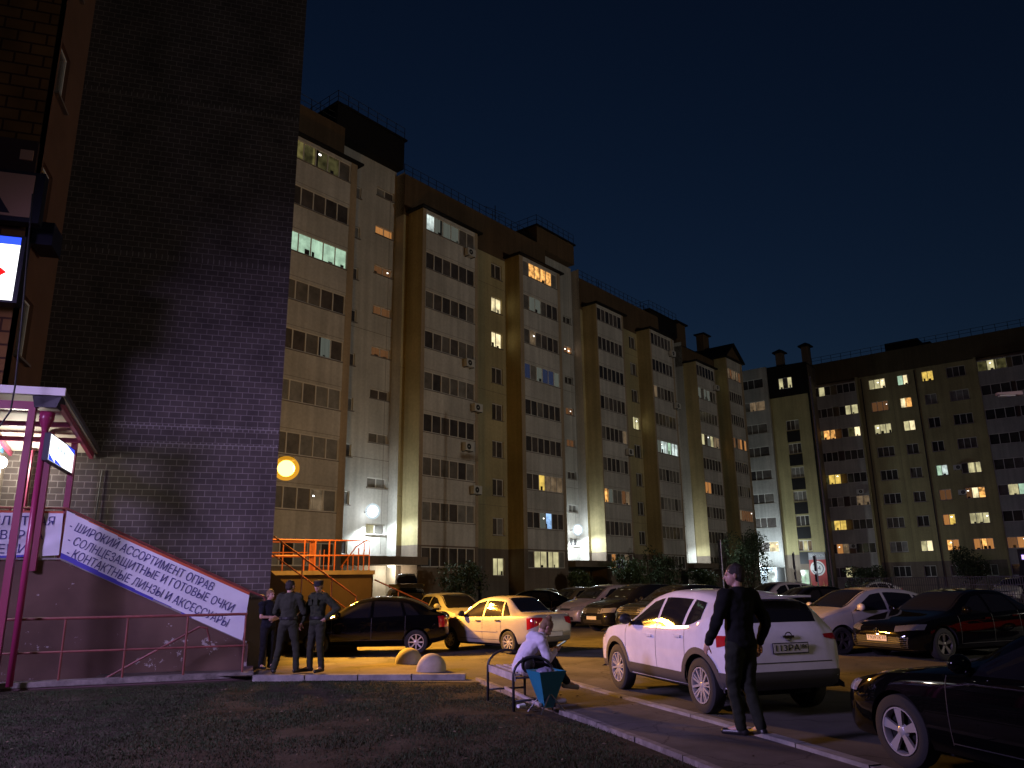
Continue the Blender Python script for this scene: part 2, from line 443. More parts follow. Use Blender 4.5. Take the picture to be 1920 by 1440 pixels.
def kerb_line(name, x0, x1, y0, y1, zf, dz, seg=1.0, m='kerb'):
    mb = MB(); y = y0; k = 0
    r2 = random.Random(3)
    while y < y1:
        b = min(y + seg, y1); j = r2.uniform(-0.012, 0.012); jz = r2.uniform(-0.012, 0.008)
        mb.hexa([(x0 + j, y + 0.008, -0.3), (x1 + j, y + 0.008, -0.3), (x1 + j, b - 0.008, -0.3), (x0 + j, b - 0.008, -0.3),
                 (x0 + j, y + 0.008, zf(y) + dz + jz), (x1 + j, y + 0.008, zf(y) + dz + jz), (x1 + j, b - 0.008, zf(b) + dz + jz), (x0 + j, b - 0.008, zf(b) + dz + jz)])
        y = b; k += 1
    return tag(mb.build(name, M[m]), kind='structure')
kerb_line('kerb', 5.065, 5.20, -8, 13.7, path_z, 0.03)
kerb_line('kerb', 3.82, 3.90, -8, 14.6, path_z, 0.012, m='kerb_old')
mb = MB()                                                    # kerb along the paving
p0, p1 = Vector((-0.12, 16.20, 0)), Vector((3.66, 14.72, 0)); dd = p1 - p0; nrm = Vector((-dd.y, dd.x, 0)).normalized() * 0.13
for k in range(4):
    a = p0 + dd * (k / 4 + 0.003); b = p0 + dd * ((k + 1) / 4 - 0.003)
    z0, z1 = -0.35, -0.03
    mb.hexa([a + Vector((0, 0, z0)), b + Vector((0, 0, z0)), b + nrm + Vector((0, 0, z0)), a + nrm + Vector((0, 0, z0)),
             a + Vector((0, 0, z1)), b + Vector((0, 0, z1)), b + nrm + Vector((0, 0, z1)), a + nrm + Vector((0, 0, z1))])
tag(mb.build('kerb', M['kerb']), kind='structure')

# ------------------------------------------------------------------ facade helpers
def boxP(mb, P, u0, u1, z0, z1, d0, d1, m=0):
    mb.hexa([P(u0, z0, d1), P(u1, z0, d1), P(u1, z0, d0), P(u0, z0, d0), P(u0, z1, d1), P(u1, z1, d1), P(u1, z1, d0), P(u0, z1, d0)], m)

def wallP(mb, P, u0, u1, z0, z1, holes=(), m=0, depth=0.16, d=0.0):
    us = sorted({u0, u1, *[h[0] for h in holes], *[h[1] for h in holes]})
    zs = sorted({z0, z1, *[h[2] for h in holes], *[h[3] for h in holes]})
    for i in range(len(us) - 1):
        for j in range(len(zs) - 1):
            cu, cz = (us[i] + us[i + 1]) / 2, (zs[j] + zs[j + 1]) / 2
            if any(h[0] < cu < h[1] and h[2] < cz < h[3] for h in holes): continue
            mb.quad(P(us[i], zs[j], d), P(us[i + 1], zs[j], d), P(us[i + 1], zs[j + 1], d), P(us[i], zs[j + 1], d), m)
    for h in holes:
        a, b, c, e = h
        q = d - depth
        mb.quad(P(a, c, d), P(a, e, d), P(a, e, q), P(a, c, q), m); mb.quad(P(b, c, d), P(b, c, q), P(b, e, q), P(b, e, d), m)
        mb.quad(P(a, c, d), P(a, c, q), P(b, c, q), P(b, c, d), m); mb.quad(P(a, e, d), P(b, e, d), P(b, e, q), P(a, e, q), m)

DARK = ['g0', 'g1', 'g0', 'g4', 'g2', 'g1', 'g0', 'g3']
wrng = random.Random(11)
def rnd_dark(n):
    base = wrng.choice(DARK)
    return [base if wrng.random() < 0.55 else wrng.choice(DARK) for _ in range(n)]

def window(root, P, u0, u1, z0, z1, d=0.0, n=2, panes=None, frame='frame', sill=True, fw=0.055, split=None, th=0.06):
    """window > pane, sill: one frame mesh with its mullions, the glass set back inside it"""
    mb = MB()
    boxP(mb, P, u0, u1, z0, z0 + fw, d, d + th); boxP(mb, P, u0, u1, z1 - fw, z1, d, d + th)
    cuts = [u0 + (u1 - u0) * t for t in (split or [i / n for i in range(n + 1)])]
    n = len(cuts) - 1
    for i, c in enumerate(cuts):
        w = fw if i in (0, n) else fw * 1.15
        a = c if i == 0 else (c - w if i == n else c - w / 2)
        boxP(mb, P, a, a + w, z0 + fw, z1 - fw, d, d + th)
    w_o = mb.build('window', M[frame], root)
    panes = panes or rnd_dark(n)
    if isinstance(panes, str): panes = [panes] * n
    names = sorted(set(panes)); mb = MB()
    for i in range(n):
        k = names.index(panes[i % len(panes)])
        boxP(mb, P, cuts[i] + fw * 0.4, cuts[i + 1] - fw * 0.4, z0 + fw * 0.5, z1 - fw * 0.5, d + 0.004, d + th * 0.4, k)
    ex = names + [q for q in ('Lspark', 'g4') if q not in names]
    for i in range(n):
        q = panes[i % len(panes)]
        if q[0] != 'L' or q in ('Lspark', 'Lblue'): continue
        a, b = cuts[i] + fw, cuts[i + 1] - fw; hh = z1 - z0
        if wrng.random() < 0.16:
            s = wrng.uniform(.10, .18); u = wrng.uniform(a + .05, max(a + .06, b - s - .05)); zz = z1 - fw - wrng.uniform(.22, .42); boxP(mb, P, u, min(u + s, b), zz, zz + s * .6, d + th * 0.4, d + th * 0.43, ex.index('Lspark'))
        if wrng.random() < 0.45:
            s = wrng.uniform(.12, .32); u = wrng.uniform(a, max(a + .01, b - s)); boxP(mb, P, u, min(u + s, b), z0 + fw, z0 + fw + hh * wrng.uniform(.08, .3), d + th * 0.4, d + th * 0.43, ex.index('g4'))
        if wrng.random() < 0.35:
            s = (b - a) * wrng.uniform(.12, .3); u = a if wrng.random() < .5 else b - s; boxP(mb, P, u, u + s, z0 + fw, z1 - fw, d + th * 0.4, d + th * 0.42, ex.index('g4') if wrng.random() < .5 else ex.index(names[0]))
    mb.build('pane', [M[q] for q in ex], w_o)
    if sill:
        mb = MB(); boxP(mb, P, u0 - 0.06, u1 + 0.06, z0 - 0.05, z0 - 0.002, d, d + 0.24)
        mb.build('sill', M['sill'], w_o)
    return w_o

def ac_unit(root, P, u, z, d=0.0, w=0.8, h=0.55):
    mb = MB(); boxP(mb, P, u, u + w, z, z + h, d + 0.12, d + 0.42)
    o = mb.build('air_conditioner', M['white_plastic'], root)
    mb = MB()
    c = (u + w * 0.4, z + h / 2)
    for k in range(14):
        a0, a1 = 2 * math.pi * k / 14, 2 * math.pi * (k + 1) / 14
        mb.quad(P(c[0] + 0.2 * math.cos(a0), c[1] + 0.2 * math.sin(a0), d + 0.424), P(c[0] + 0.2 * math.cos(a1), c[1] + 0.2 * math.sin(a1), d + 0.424),
                P(c[0] + 0.05 * math.cos(a1), c[1] + 0.05 * math.sin(a1), d + 0.424), P(c[0] + 0.05 * math.cos(a0), c[1] + 0.05 * math.sin(a0), d + 0.424))
    mb.build('fan_grille', M['black_plastic'], o)
    mb = MB()
    for q in (0.12, w - 0.12):
        boxP(mb, P, u + q - 0.02, u + q + 0.02, z - 0.05, z - 0.004, d, d + 0.45)
    mb.build('bracket', M['dark_metal'], o)

def rail_line(mb, a, b, z, n, h=0.9, r=0.022, mid=True):
    a = Vector(a); b = Vector(b)
    for i in range(n + 1):
        p = a + (b - a) * i / n
        mb.tube([(p.x, p.y, z), (p.x, p.y, z + h)], r, 5)
    for hh in ((h, h * 0.55) if mid else (h,)):
        mb.tube([(a.x, a.y, z + hh), (b.x, b.y, z + hh)], r * 0.8, 5)

# ------------------------------------------------------------------ long apartment block
YB, YW, YS = 34.7, 36.14, 37.0
AR = thing('apartment_block', 'long nine storey apartment block with white glazed balcony columns, yellow walls and two floodlit entrances', 'building', (0, 0, 0), R(33))
PB = lambda u, z, d: (u, YB - d, z)
PW = lambda u, z, d: (u, YW - d, z)
PS = lambda u, z, d: (u, YS - d, z)
GZ = -0.15
def balcony_bay(u0, u1, w0, w1, sp, top, t0=3.8, npan=6, lit=None, side='yellow_wall', plinth=3.9, ground=True, k0=0, wh=1.22):
    """a projecting column of glazed balconies: body > roof_slab, and one window per storey"""
    mb = MB()
    holes = [(w0, w1, t0 + sp * k - wh, t0 + sp * k) for k in range(k0, 9)]
    wallP(mb, PB, u0, u1, plinth, top, holes[1:] if k0 == 0 else holes, 0, 0.10)
    wallP(mb, PB, u0, u1, GZ, plinth, holes[:1] if k0 == 0 else [], 2, 0.10)
    for u in (u0, u1):
        mb.quad((u, YB, plinth), (u, YW + 0.9, plinth), (u, YW + 0.9, top), (u, YB, top), 1)
        mb.quad((u, YB, GZ), (u, YW + 0.9, GZ), (u, YW + 0.9, plinth), (u, YB, plinth), 2)
    # tan edge strips and the joints between the storeys, proud of the panels
    boxP(mb, PB, u0, w0 - 0.02, plinth, top, 0.0, 0.012, 3); boxP(mb, PB, w1 + 0.02, u1, plinth, top, 0.0, 0.012, 3)
    for k in range(k0, 9):
        zz = t0 + sp * k + 0.16
        if zz > plinth + 0.2 and zz < top - 0.1: boxP(mb, PB, w0 - 0.02, w1 + 0.02, zz, zz + 0.018, 0, 0.006, 4)
        zz = t0 + sp * k - wh - 0.05
        boxP(mb, PB, w0 - 0.03, w1 + 0.03, zz, zz + 0.045, 0, 0.05, 5)
    body = mb.build('balcony_bay', [M['white_wall'], M[side], M['plinth'], M['tan_wall'], M['seam'], M['sill']], AR)
    mb = MB(); mb.box(u0 - 0.25, u1 + 0.30, YB - 0.28, YW - 0.01, top + 0.004, top + 0.13)
    mb.build('roof_slab', M['black_roof'], body)
    for k in range(k0, 9):
        z1 = t0 + sp * k
        window(AR, PB, w0, w1, z1 - wh, z1, -0.10, npan, (lit or {}).get(k), sill=False, fw=0.06)
    return body

g = {'a': 'g0', 'b': 'g1', 'c': 'g2', 'd': 'g3', 'e': 'g4', 'W': 'Lwhite', 'G': 'Lgreen', 'O': 'Lolive', 'o': 'Lolive2', 'R': 'Lorange', 'A': 'Lamber', 'w': 'Lwarm', 'Y': 'Lyellow', 'm': 'Ldim', 'n': 'Lwdim', 'B': 'Lblue', 'T': 'Lterra', 'S': 'Lspark', 'K': 'Lgold', 'V': 'Ltv'}
def L(s): return [g[c] for c in s]

balcony_bay(20.8, 27.22, 21.6, 26.72, 2.87, 26.95, lit={8: L('OOoooc'), 7: L('aabbaa'), 6: L('GGGGGG'), 5: L('ccccba'), 4: L('bbbcmb'), 3: L('dddcdd'), 2: L('cccddd'), 1: L('ccccnd')})
balcony_bay(32.88, 38.36, 33.22, 38.06, 2.78, 26.28, lit={8: L('Wmmmcc'), 7: L('aabaaa'), 6: L('cbabac'), 5: L('abcbcc'), 4: L('caccdc'), 3: L('aabaaa'), 2: L('ccccad'), 1: L('dccbdd'), 0: L('babaab')})
balcony_bay(43.16, 48.46, 43.62, 48.08, 2.78, 26.28, lit={8: L('dRRRRd'), 7: L('cmmcaa'), 6: L('cncbab'), 5: L('BdmBBm'), 4: L('aacaaa'), 3: L('abaaba'), 2: L('bbKnnn'), 1: L('bamVbb'), 0: L('cYYYYd')})
balcony_bay(53.76, 58.22, 53.92, 57.95, 2.65, 25.2, lit={2: L('RmddTn'), 1: L('cbacbb'), 4: L('caaabn'), 0: L('aAabnb')})
balcony_bay(63.02, 67.62, 63.3, 67.35, 2.65, 25.2, lit={4: L('mWWGWW'), 6: L('nccbac')})
balcony_bay(72.58, 77.12, 72.7, 76.9, 2.49, 23.98, t0=3.85, lit={5: L('YcmYnn'), 3: L('AAacab'), 7: L('mdmmac'), 6: L('bbbbbb')})
balcony_bay(80.3, 84.7, 80.6, 84.1, 2.67, 26.1, t0=3.6, side='b_yellow', lit={8: L('nTnnnT'), 5: L('TbTAbA'), 2: L('nTTTTT')})

def yellow_wall(u0, u1, nw, sp, top, attic, t0=3.3, lit=None, plinth=3.9, mat_='yellow_wall', extra=()):
    mb = MB(); holes = []
    if nw: holes = [(nw[0], nw[1], t0 + sp * k - 1.22, t0 + sp * k) for k in range(9)]
    wallP(mb, PW, u0, u1, plinth, top, holes[1:], 0); wallP(mb, PW, u0, u1, GZ, plinth, holes[:1], 1)
    for k in range(2, 9, 3):
        z = t0 + sp * k - 1.95
        boxP(mb, PW, u0 + 0.01, u1 - 0.01, z, z + 0.02, 0.0, 0.005, 2)
    mb.build('wall', [M[mat_], M['plinth'], M['seam']], AR)
    if nw:
        for k in range(9):
            z1 = t0 + sp * k
            window(AR, PW, nw[0], nw[1], z1 - 1.22, z1, -0.16, 2, (lit or {}).get(k), split=[0, 0.46, 1])
yellow_wall(32.46, 32.88, None, 2.78, 26.1, 29.2)
yellow_wall(38.36, 43.16, (41.5, 42.74), 2.78, 26.1, 29.2, lit={7: L('ww'), 6: L('ww'), 0: L('YY'), 8: L('aa'), 5: L('aa'), 4: L('ab'), 3: L('ba')})
yellow_wall(53.42, 53.76, None, 2.65, 24.95, 27.9)
yellow_wall(58.22, 63.02, (61.55, 62.75), 2.65, 24.95, 27.9, lit={5: L('YY'), 4: L('aa')})
yellow_wall(72.46, 72.58, None, 2.49, 23.7, 25.6)
yellow_wall(77.12, 80.3, (78.7, 79.5), 2.55, 23.7, 25.6, lit={8: L('Yw'), 5: L('RR')}, mat_='brown_attic')

def attic(u0, u1, z0, z1, m='brown_attic', y1=48):
    mb = MB(); mb.box(u0, u1, YW - 0.02, y1, z0, z1); return mb.build('attic_wall', M[m], AR)
attic(32.46, 48.46, 26.1, 29.2); attic(53.42, 67.62, 24.95, 27.9); attic(20.8, 27.22, 27.1, 30.2, y1=45)
attic(72.46, 80.3, 23.7, 26.0)

def stair_wall(u0, u1, top, wins, lit=None, small=(), wz=None, hw=0.64):
    mb = MB(); holes = [(wins[0], wins[1], z, z + hw) for z in wz] + [(s0, s1, z, z + 0.82) for (s0, s1, z) in small]
    wallP(mb, PS, u0, u1, 3.25, top, holes, 0)
    wallP(mb, PS, u0, u1 - 2.3, GZ, 3.25, [], 0); wallP(mb, PS, u1 - 1.0, u1, GZ, 3.25, [], 0); wallP(mb, PS, u1 - 2.3, u1 - 1.0, 2.3, 3.25, [], 0)
    mb.quad((u1, YW, GZ), (u1, YS, GZ), (u1, YS, top - 0.3), (u1, YW, top - 0.3), 0)
    for z in (9.15, 17.4): boxP(mb, PS, u0 + 0.01, u1 - 0.02, z, z + 0.025, 0, 0.006, 1)
    boxP(mb, PS, u1 - 0.5, u1 - 0.48, 3.4, top - 0.5, 0, 0.006, 1)
    mb.build('stair_wall', [M['white_wall2'], M['seam']], AR)
    for i, z in enumerate(wz):
        window(AR, PS, wins[0], wins[1], z, z + hw, -0.16, 2, (lit or {}).get(i))
    for (s0, s1, z) in small: window(AR, PS, s0, s1, z, z + 0.82, -0.14, 1)
    # the door set back under its canopy
    mb = MB(); boxP(mb, PS, u1 - 2.3, u1 - 1.0, GZ, 2.3, -0.30, -0.25); door = mb.build('door', mat('door_paint', (0.22, 0.09, 0.06), 0.5), AR)
    mb = MB(); boxP(mb, PS, u1 - 1.25, u1 - 1.2, 0.9, 1.15, -0.25, -0.20); mb.build('handle', M['steel'], door)
    mb = MB(); mb.box(u0 + 0.1, u1 + 0.75, YB - 0.6, YS - 0.01, 2.70, 3.16); mb.build('entrance_canopy', M['plinth'], AR)
stair_wall(27.22, 32.46, 29.6, (30.74, 32.3), wz=[4.55 + 2.83 * k for k in range(9)], lit={0: L('Yc'), 1: L('cd'), 2: L('cd'), 5: L('TT'), 6: L('TT'), 7: ['Lamber', 'Lamber'], 4: L('TT')},
           small=[(29.02, 29.42, 3.35 + 2.87 * k) for k in range(0, 9)])
stair_wall(48.46, 53.42, 29.0, (52.0, 53.2), wz=[4.4 + 2.74 * k for k in range(8)], lit={6: L('TA'), 4: L('TT'), 3: L('TT'), 2: L('bb'), 1: L('cc')})
stair_wall(67.62, 72.46, 26.7, (70.9, 72.1), wz=[4.3 + 2.6 * k for k in range(8)])

def lift_house(u0, u1, z0, z1, m='black_roof', y0=36.3, y1=42):
    mb = MB(); mb.box(u0, u1, y0, y1, z0, z1, 0); mb.box(u0 - 0.15, u1 + 0.15, y0 - 0.15, y1 + 0.1, z1, z1 + 0.12, 1)
    o = mb.build('lift_house', [M[m], M['black_roof']], AR)
    mb = MB()
    rail_line(mb, (u0, y0), (u1, y0), z1 + 0.12, max(4, int((u1 - u0) / 0.75)), 0.9); rail_line(mb, (u0, y0), (u0, y1), z1 + 0.12, 6, 0.9)
    mb.build('roof_railing', M['dark_metal'], o)
lift_house(26.7, 32.5, 29.6, 31.8); lift_house(47.6, 53.0, 29.02, 30.9, 'brown_attic'); lift_house(66.2, 72.0, 26.72, 28.4)
mb = MB()
rail_line(mb, (32.6, YW + 0.2), (47.4, YW + 0.2), 29.2, 19); rail_line(mb, (53.5, YW + 0.2), (66, YW + 0.2), 27.9, 16); rail_line(mb, (21, YW + 0.2), (26.6, YW + 0.2), 30.2, 6)
mb.build('roof_railing', M['dark_metal'], AR)
mb = MB(); mb.tube([(44.2, 38, 29.2), (44.2, 38, 32.0)], 0.035, 6)
for z, w in ((31.6, 1.1), (31.1, 0.7), (30.4, 1.2)): mb.tube([(44.2 - w, 38.2, z), (44.2 + w, 37.8, z)], 0.02, 5)
mb.build('aerial', M['dark_metal'], AR)
for (u, z, h_) in ((29.5, 31.9, 2.2), (50.6, 31.0, 1.8), (60.3, 27.9, 2.4), (69.0, 28.5, 1.6)):
    mb = MB(); mb.tube([(u, 38.5, z), (u, 38.5, z + h_)], 0.03, 5); mb.tube([(u - .6, 38.5, z + h_ - .2), (u + .6, 38.5, z + h_ - .2)], 0.018, 4); mb.tube([(u - .4, 38.5, z + h_ - .6), (u + .4, 38.5, z + h_ - .6)], 0.018, 4)
    mb.build('aerial', M['dark_metal'], AR)
# pitched roof, chimneys and gabled end bay
mb = MB()
mb.add([(72.5, YW - 0.2, 25.9), (80.0, YW - 0.2, 25.9), (80.0, 40.5, 28.2), (72.5, 40.5, 28.2), (72.5, 47, 25.9), (80.0, 47, 25.9)], [(0, 1, 2, 3), (3, 2, 5, 4), (0, 3, 4), (1, 5, 2)])
mb.build('roof', M['black_roof'], AR)
mb = MB()
ga, gb, gp = (79.85, 26.1), (84.95, 26.1), (82.2, 28.0)
mb.add([(ga[0], YB + 0.02, ga[1]), (gb[0], YB + 0.02, gb[1]), (gp[0], YB + 0.02, gp[1])], [(0, 1, 2)], 0)
for a, b in ((ga, gp), (gp, gb)):
    mb.hexa([(a[0], YB - 0.35, a[1]), (b[0], YB - 0.35, b[1]), (b[0], 44, b[1]), (a[0], 44, a[1]), (a[0], YB - 0.35, a[1] + 0.16), (b[0], YB - 0.35, b[1] + 0.16), (b[0], 44, b[1] + 0.16), (a[0], 44, a[1] + 0.16)], 1)
mb.build('gable', [M['brown_attic'], M['black_roof']], AR)
for (u, y, z0, z1, w) in ((73.0, 36.9, 26.0, 29.0, 2.2), (82.0, 38.0, 27.2, 30.0, 1.5)):
    mb = MB(); mb.box(u, u + w, y, y + 0.9, z0, z1, 0); mb.box(u - 0.25, u + w + 0.25, y - 0.25, y + 1.1, z1, z1 + 0.14, 1)
    mb.build('chimney', [M['brown_attic'], M['black_roof']], AR)
for (u, z) in ((36.9, 24.1), (36.8, 15.9), (37.6, 12.9), (36.7, 10.1), (37.5, 7.3)): ac_unit(AR, PB, u, z, 0.0)
ac_unit(AR, PB, 57.4, 12.2, 0.0)
for (u, z) in ((66.6, 23.2), (66.9, 17.9), (76.3, 21.5)): ac_unit(AR, PB, u, z, 0.0)
mb = MB()
for u in (38.55, 58.4): mb.tube([(u, YW - 0.05, 1.0), (u, YW - 0.05, 25.5)], 0.05, 6)
mb.build('rain_pipe', M['dark_metal'], AR)
mb = MB(); mb.box(84.7, 94.98, 39.7, 48, GZ, 25.5); mb.build('end_wall', M['plinth'], AR)
mb = MB(); mb.box(19.5, 84.7, 37.4, 49, GZ, 25.4); mb.build('core_wall', M['plinth'], AR)

# entrance floodlights, one thing each (A frame -> world)
def AW(x, y, z): return Matrix.Rotation(R(33), 4, 'Z') @ Vector((x, y, z))
def wall_flood(loc, label, power, blob=0.33):
    t = thing('floodlight', label, 'floodlight', AW(*loc), R(33), 'floodlights over the entrances')
    mb = MB(); mb.bar((0, 0.02, 0), (0, -0.55, 0.12), 0.05, 0.05); mb.build('arm', M['dark_metal'], t)
    mb = MB(); mb.box(-0.2, 0.2, -0.86, -0.5, 0.05, 0.20); mb.build('housing', M['dark_metal'], t)
    mb = MB(); mb.ell((0, -0.74, 0.02), (blob, blob * 0.8, blob), 16); mb.build('diffuser', M['lamp_white'], t, True)
    mb = MB(); mb.ell((0, -0.74, 0.02), (blob * 1.45, blob * 1.3, blob * 1.45), 18); mb.build('glass', M['halo_white'], t, True)  # added shell that draws the glare halo around the floodlight, not a fixture part
    lamp('light', 'SPOT', (0, -0.74, -0.60), (0.82, 0.95, 1.0), power * 0.55, 0.12, (0.25, -0.22, -1), 168, 0.4, t)
    lamp('light', 'POINT', (0, -1.30, 0.02), (0.82, 0.95, 1.0), power * 0.12, 0.15, parent=t)
wall_flood((30.64, YS, 5.85), 'white floodlight glaring above the entrance beside the orange railing', 1000)
wall_flood((52.1, YS, 5.65), 'white floodlight glaring above the middle entrance behind the round bush', 1000)
wall_flood((69.6, YS, 5.3), 'white floodlight above the farthest entrance, hidden by the balconies and seen by its glow', 1100)
t = thing('ceiling_lamp', 'warm lamp under the canopy of the entrance behind the roof box', 'lamp', AW(32.0, 36.0, 2.69), R(33))
mb = MB(); mb.lathe([(0.0, -0.12), (0.16, -0.10), (0.20, -0.04), (0.20, 0.0)]); mb.build('diffuser', M['lamp_warm'], t, True)
lamp('light', 'POINT', (0, 0, -0.3), (1, 0.85, 0.6), 70, 0.15, parent=t)
# ------------------------------------------------------------------ cross block on the right (faces the camera side, -X in the block frame)
XB, XD = 98.5, 95.0
BR = thing('apartment_block', 'ochre and white apartment block at the far right with many lit windows', 'building', (0, 0, 0), R(33))
PX = lambda u, z, d: (XB - d, u, z)
mb = MB()
cols3 = [(24.5, 22.6, 3), (21.25, 20.0, 2), (18.58, 17.34, 2), (15.96, 14.04, 3)]
holes = [(b, a, 2.78 * k + 2.83 - 1.2, 2.78 * k + 2.83) for k in range(0, 9) for (a, b, n) in cols3]
wallP(mb, PX, 12.9, 25.75, 3.3, 25.6, [h for h in holes if h[2] > 3.3], 0)
wallP(mb, PX, 12.9, 25.75, GZ, 3.3, [h for h in holes if h[3] < 3.2], 1)
mb.quad(PX(30.67, GZ, 0), PX(31.4, GZ, 0), PX(31.4, 25.6, 0), PX(30.67, 25.6, 0), 0)
for (u0, u1) in ((25.75, 31.4), (-6, 12.9)):
    for k in range(9):
        z1 = 2.83 + 2.78 * k; z0 = z1 - 1.2
        boxP(mb, PX, u0, u1, z0 - 1.5, z0, 0, 0.5, 2)
        boxP(mb, PX, u0, u1, z1 + 0.0, z1 + 0.08, 0, 0.5, 2)
    for u in (u0, u1): boxP(mb, PX, u - 0.12, u + 0.12, GZ, 25.6, 0.0, 0.52, 0)
mb.box(XB - 0.03, XB + 12, -6, 31.4, 25.65, 28.3, 3)
mb.box(XB + 0.3, XB + 12, -6, 31.4, GZ, 25.6, 1)
for u in (25.3, 19.3): boxP(mb, PX, u - 0.05, u + 0.05, 0.5, 25.4, 0, 0.08, 4)
for u, z in ((10.0, 0), (12.7, 0), (22.0, 0)): boxP(mb, PX, u - 0.012, u + 0.012, 3.4, 25.4, 0, 0.006, 5)
mb.build('wall', [M['b_yellow'], M['plinth'], M['grey_wall'], M['b_attic'], M['dark_metal'], M['seam']], BR)
litB = {(0, 8): 'YYw', (0, 7): 'TTT', (0, 6): 'YYY', (1, 8): 'Gw', (1, 7): 'wR', (1, 6): 'Yw', (2, 8): 'KK', (3, 8): 'bba', (2, 7): 'dd', (3, 7): 'ddd', (2, 4): 'GW', (3, 4): 'bYY',
        (2, 3): 'TT', (3, 3): 'TwR', (2, 2): 'AK', (3, 2): 'YYY', (2, 1): 'RA', (3, 1): 'ARA', (1, 1): 'Yw', (0, 1): 'dbd'}
for ci, (a, b, n) in enumerate(cols3):
    for k in range(0, 9):
        z1 = 2.83 + 2.78 * k
        s = litB.get((ci, k))
        window(BR, PX, b, a, z1 - 1.2, z1, -0.16, n, L(s[::-1]) if s else [wrng.choice(['g0', 'g4', 'g1'])] * n)
litG = {(0, 8): 'aYb', (0, 7): 'bab', (0, 6): 'oRR', (0, 4): 'oKK', (0, 3): 'cad', (0, 2): 'oKK', (0, 1): 'aAn', (0, 0): 'cbY', (1, 8): 'aaa', (1, 7): 'aYY', (1, 6): 'aow', (1, 3): 'cnn', (1, 0): 'bab',
        (2, 8): 'oYo', (2, 3): 'bYG', (2, 1): 'TAA', (2, 4): 'aab', (3, 8): 'aaa'}
for gi, (a, b) in enumerate(((31.08, 28.92), (28.17, 25.92), (12.75, 9.9), (9.4, 6.4), (5.8, 3.0))):
    for k in range(9):
        z1 = 2.83 + 2.78 * k; s = litG.get((gi, k))
        window(BR, PX, b, a, z1 - 1.2, z1, 0.40, 3, L(s[::-1]) if s else [wrng.choice(['g0', 'g4', 'g1', 'g0'])] * 3, sill=False)
for (u, z) in ((26.4, 11.3), (15.9, 13.2), (15.8, 10.4), (28.0, 5.0)): ac_unit(BR, PX, u, z, 0.5 if u > 25 else 0.0)
mb = MB(); mb.box(XB + 0.5, XB + 4, 18.5, 22.2, 28.3, 29.4); mb.box(XB + 0.5, XB + 2, 17.2, 18.4, 28.3, 28.7); mb.build('lift_house', M['black_roof'], BR)
mb = MB(); rail_line(mb, (XB + 0.2, 31), (XB + 0.2, 2), 28.3, 24, 0.9, 0.03); mb.build('roof_railing', M['dark_metal'], BR)

DR = thing('corner_block', 'dark corner block with grey balconies and a ground floor shop between the two apartment blocks', 'building', (0, 0, 0), R(33))
PD = lambda u, z, d: (XD - d, u, z)
mb = MB()
tD = lambda k: 3.1 + 2.95 * k
wallP(mb, PD, 30.7, 35.6, 4.4, 23.9, [(32.25, 33.86, tD(k) - 1.25, tD(k)) for k in range(1, 7)], 0)
wallP(mb, PD, 30.7, 35.6, GZ, 4.4, [(33.0, 34.0, GZ + 0.05, 2.6)], 1)
mb.box(XD - 0.06, XD + 10, 30.7, 35.6, 23.95, 27.9, 2)
for k in range(1, 7):
    boxP(mb, PD, 32.25, 33.86, tD(k) - 2.75, tD(k) - 1.36, 0, 0.03, 3)
for k in range(9):
    z1 = tD(k); boxP(mb, PD, 35.6, 39.4, z1 - 2.75, z1 - 1.25, 0, 0.45, 4); boxP(mb, PD, 35.6, 39.4, z1, z1 + 0.2, 0, 0.45, 4)
    boxP(mb, PD, 35.6, 36.1, z1 - 1.25, z1, 0.0, 0.45, 4)
boxP(mb, PD, 35.6, 39.4, tD(8) + 0.2, 28.1, 0, 0.45, 4)
mb.box(XD + 0.35, XD + 10, 30.7, 39.4, GZ, 27.8, 1)
boxP(mb, PD, 30.5, 30.72, 0.5, 27.9, 0, 0.12, 5)
mb.add([(XD - 0.2, 30.7, 27.9), (XD - 0.2, 39.4, 28.1), (XD + 5, 37, 29.2), (XD + 5, 33, 29.2)], [(0, 1, 2, 3)], 2)
mb.build('wall', [M['b_yellow'], M['plinth'], M['black_roof'], M['dark_metal'], M['grey_wall'], M['black_roof']], DR)
for k in range(9):
    z1 = tD(k)
    window(DR, PD, 36.1, 39.0, z1 - 1.25, z1, 0.34, 3, {1: L('wbb'), 6: L('ccc'), 7: L('nnd')}.get(k), sill=False, split=[0, 0.42, 0.7, 1])
for k in range(1, 7):
    window(DR, PD, 32.25, 33.86, tD(k) - 1.25, tD(k), -0.16, 3, {1: L('nYn')}.get(k), sill=False)
window(DR, PD, 32.5, 34.2, 24.9, 26.3, 0.08, 3, L('YcY'), sill=False)
for (u, z) in ((34.6, 28.0), (31.2, 28.2)):
    mb = MB(); mb.box(XD + 2, XD + 2.9, u - 0.45, u + 0.45, z - 0.2, z + 2.3, 0); mb.box(XD + 1.7, XD + 3.2, u - 0.75, u + 0.75, z + 2.3, z + 2.45, 1); mb.add([(XD + 1.7, u - 0.75, z + 2.45), (XD + 3.2, u - 0.75, z + 2.45), (XD + 3.2, u + 0.75, z + 2.45), (XD + 1.7, u + 0.75, z + 2.45), (XD + 2.45, u, z + 2.95)], [(0, 1, 4), (1, 2, 4), (2, 3, 4), (3, 0, 4)], 1)
    mb.build('chimney', [M['plinth'], M['black_roof']], DR)
